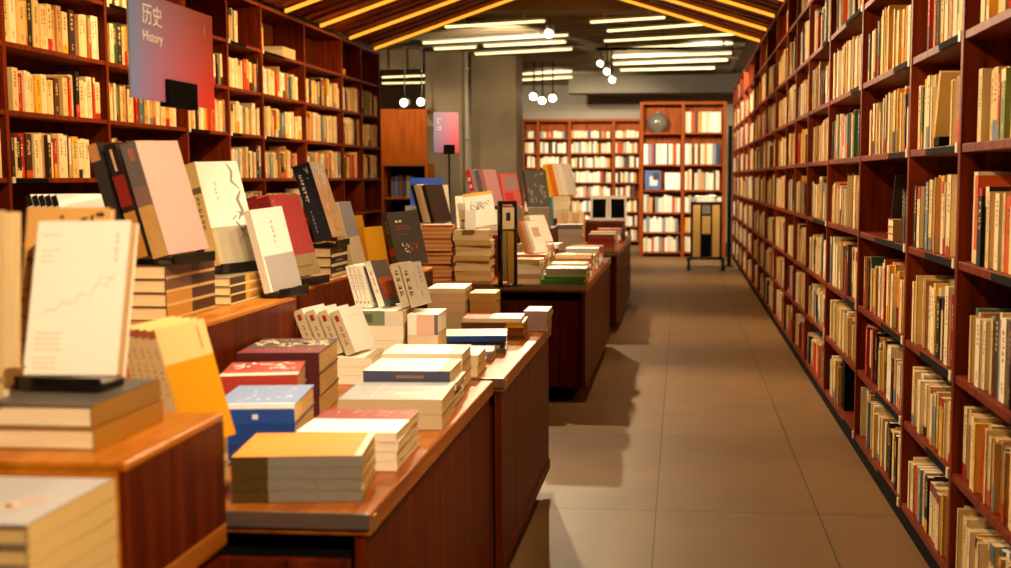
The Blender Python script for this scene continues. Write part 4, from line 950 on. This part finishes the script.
# ------------------------------------------------------------------ ceiling lamps: tubes, tracks and spots
def tube(a, b, label, w=.05):
    a, b = Vector(a), Vector(b); c = (a + b) / 2; L_ = (b - a).length; ang = math.atan2(b.y - a.y, b.x - a.x)
    r_ = tag(empty('hanging_tube_light', c, ang), label, 'tube light', 'linear lamps under the rear ceiling')
    mb = MB(); mb.box(-L_/2, L_/2, -w/2 - .012, w/2 + .012, .022, .05); mb.build('housing', M['white'], r_, bevel=.003)
    mb = MB(); mb.box(-L_/2 + .01, L_/2 - .01, -w/2, w/2, 0, .0215); mb.build('diffuser', M['tube_glow'], r_, bevel=.008)
    for q in (-.3, .3):
        mb = MB(); mb.cyl((q * L_, 0, .05), (q * L_, 0, .119), .006, 8); mb.build('hanger', M['white'], r_)
TUBES = [
((-3.07, 14.984, 3.34), (-1.707, 14.512, 3.34), 'first tube light beyond the canopy, above the left column side'),
((-1.157, 14.673, 3.34), (-0.205, 14.309, 3.34), 'short tube light nearest the canopy over the aisle side'),
((-0.998, 15.559, 3.34), (0.316, 14.955, 3.34), 'second tube light over the aisle side of the rear ceiling'),
((-3.754, 16.726, 3.34), (-1.56, 15.95, 3.34), 'long tube light just before the concrete columns'),
((-3.762, 17.515, 3.34), (-3.077, 17.298, 3.34), 'short tube light directly before the left concrete column'),
((-2.935, 17.177, 3.34), (-1.669, 16.766, 3.34), 'tube light directly before the right concrete column'),
((-3.267, 18.271, 3.34), (-1.668, 17.68, 3.34), 'fainter tube light touching the top of the right column'),
((-1.114, 16.687, 3.34), (0.719, 16.019, 3.34), 'third tube light over the aisle side, before the black track'),
((-1.152, 17.721, 3.34), (0.74, 17.08, 3.34), 'fourth tube light over the aisle side, at the black track'),
((-1.131, 18.898, 3.34), (0.785, 18.442, 3.34), 'fifth tube light over the aisle side, just past the black track'),
((-1.183, 20.059, 3.34), (0.766, 19.53, 3.34), 'sixth tube light over the aisle side, past the black track'),
((-1.121, 21.184, 3.34), (0.592, 20.932, 3.34), 'farthest tube light over the aisle side, near the rear beam'),
((-5.821, 22.29, 3.34), (-4.755, 21.931, 3.34), 'near tube light left of the concrete columns'),
((-3.069, 21.849, 3.34), (-2.011, 21.313, 3.34), 'near tube light right of the concrete columns'),
((-3.258, 23.19, 3.34), (-2.131, 22.581, 3.34), 'far tube light right of the concrete columns'),
((-6.192, 23.701, 3.34), (-5.146, 23.531, 3.34), 'far tube light left of the concrete columns')]
for k, (a, b, lab) in enumerate(TUBES): tube(a, b, lab)

def spot_head(x, y, z, aim, label, zc, r=.05):
    r_ = tag(empty('spotlight', (x, y, z)), label, 'spotlight', 'spotlights under the rear ceiling')
    d = (Vector(aim) - Vector((x, y, z))).normalized()
    q = MB(); q.cyl(-d * .09, d * .07, r, 18, r2=r); q.build('lamp_can', M['white'], r_, smooth=False)
    q = MB(); q.cyl(d * .0705, d * .0755, r * .86, 18); q.build('lens', M['lamp_glow'], r_)
    q = MB(); q.cyl((0, 0, .02), (0, 0, zc - z), .012, 8); q.build('stem', M['black'], r_)
mb = MB(); mb.box(-1.25, .75, 17.0, 17.05, 3.26, 3.30); 
tr = mb.build('lamp_track', M['matte_black'], bevel=.003)
mb = MB()
for x in (-1.1, .6): mb.cyl((x, 17.025, 3.30), (x, 17.025, 3.399), .012, 8)
mb.build('hanger', M['matte_black'], tr)
tag(tr, 'black lamp track hung across under the rear ceiling', 'lamp track')
for k, (x, z, ax) in enumerate([(-1.18, 3.1, -1.6), (-1.09, 2.98, -1.0), (-1.02, 2.86, -.6)]):
    spot_head(x, 17.025, z, (ax, 14.0, 1.2), ['upper white spotlight on the black track', 'middle white spotlight on the black track', 'lowest white spotlight on the black track'][k], 3.259)
for k, (x, z) in enumerate([(-2.55, 2.83), (-2.4, 2.76), (-2.22, 2.80)]):
    spot_head(x, 20.0, z, (x - .3 + k * .2, 16.5, 1.2), ['leftmost white spotlight right of the concrete columns', 'brighter low spotlight right of the concrete columns', 'rightmost spotlight right of the concrete columns'][k], 3.399, .07)
for k, (x, z) in enumerate([(-4.22, 2.55), (-3.96, 2.56)]):
    spot_head(x, 17.5, z, (x, 12, 1.9), ['left bulb like spotlight above the wooden cabinet', 'right bulb like spotlight above the wooden cabinet'][k], 3.399, .06)
spot_head(-1.65, 14.5, 3.22, (-1.7, 10, .8), 'white spotlight at the ceiling just beyond the slat canopy', 3.399, .06)

# spot lights for lamps seen or assumed above, plus bare ones added for brightness
def spot(x, y, z, tx, ty, tz, e, ang=70, blend=.5, col=(1, .74, .44), r=.04):
    l = bpy.data.lights.new('spot', 'SPOT'); l.energy = e; l.spot_size = rad(ang); l.spot_blend = blend; l.color = col; l.shadow_soft_size = r
    o = bpy.data.objects.new('spot', l); C.objects.link(o); o.location = (x, y, z)
    o.rotation_euler = (Vector((tx, ty, tz)) - Vector((x, y, z))).to_track_quat('-Z', 'Y').to_euler()

# aisle wall
WARM = (1, .59, .24)
for y, e in ((1.2, 115), (3.2, 165), (5.4, 175), (7.8, 175), (10.2, 175), (12.8, 175), (15.4, 155), (17.6, 30)):
    spot(-.8, y, 3.0, .95, y + .3, 1.9, e, 84, .8, WARM)
# displays on the tables, lit from over the aisle
for x, y, tx, ty, tz, e in ((.45, .5, -1.1, 2.0, 1.1, 380), (-.9, 9.6, -1.2, 11.5, 1.2, 150), (.1, 2.2, -1.2, 3.1, 1.1, 150), (.1, 3.6, -1.2, 4.3, 1.0, 120), (-.2, 6.2, -1.4, 8.0, 1., 170)):  # the farthest-table spot has no fixture, added to brighten its leaning set
    spot(x, y, 3.05, tx, ty, tz, e, 50, .6)
# tables
for x, y, tx, ty, e in ((-1.5, 3.3, -1.0, 2.3, 80), (-1.5, 5.6, -.7, 4.0, 140), (-1.45, 8.9, -.45, 6.3, 330), (-1.45, 12.4, -.4, 9.5, 330)):
    spot(x, y, 3.1, tx, ty, .6, e, 82, .55)
# far wall shelves
for y, e in ((5.4, 170), (7.6, 180), (9.8, 170), (11.6, 130)):
    spot(-2.2, y, 3.0, -3.75, y + .2, 1.9, e, 92, .7, WARM)
# aisle floor
for y, e in ((7.0, 75), (10.5, 100), (15.2, 120)):
    spot(-.45, y, 3.15, .1, y + .4, 0, e, 60, .8)
# rear
for x, y, tx, ty, tz, e in ((-1.2, 17.2, 0, 20.5, 1.4, 420), (.4, 16.2, .4, 20.5, 1.0, 360), (.3, 14.6, .4, 17.4, .7, 200), (-2.4, 20.2, -2.3, 24, 1.1, 330), (-1.2, 20.6, -1.2, 24, 1.1, 260),  # bare spot aimed at the trolley, added to brighten its boards
                            (-4.2, 15.6, -4.6, 17.0, 2.0, 130), (-2.3, 16.6, -2.9, 18.6, 1.2, 60), (-1.0, 6.9, -1.7, 8.3, 1.8, 60), (-2.2, 14.8, -3.2, 18.6, 2.2, 160)):  # spots on the small sign and column fronts are added brightening, without fixtures
    spot(x, y, 3.2, tx, ty, tz, e, 85, .6, (1, .79, .53))
w = bpy.data.worlds.new('world'); S.world = w; w.use_nodes = True
w.node_tree.nodes['Background'].inputs[0].default_value = (.05, .04, .03, 1)
V = S.view_settings
V.view_transform = 'Standard'; V.look = 'None'; V.gamma = 1; V.use_curve_mapping = False; V.exposure = 0.5
S.cycles.use_denoising = True
S.cycles.max_bounces = 6; S.cycles.diffuse_bounces = 4; S.cycles.glossy_bounces = 3
S.cycles.sample_clamp_indirect = 6
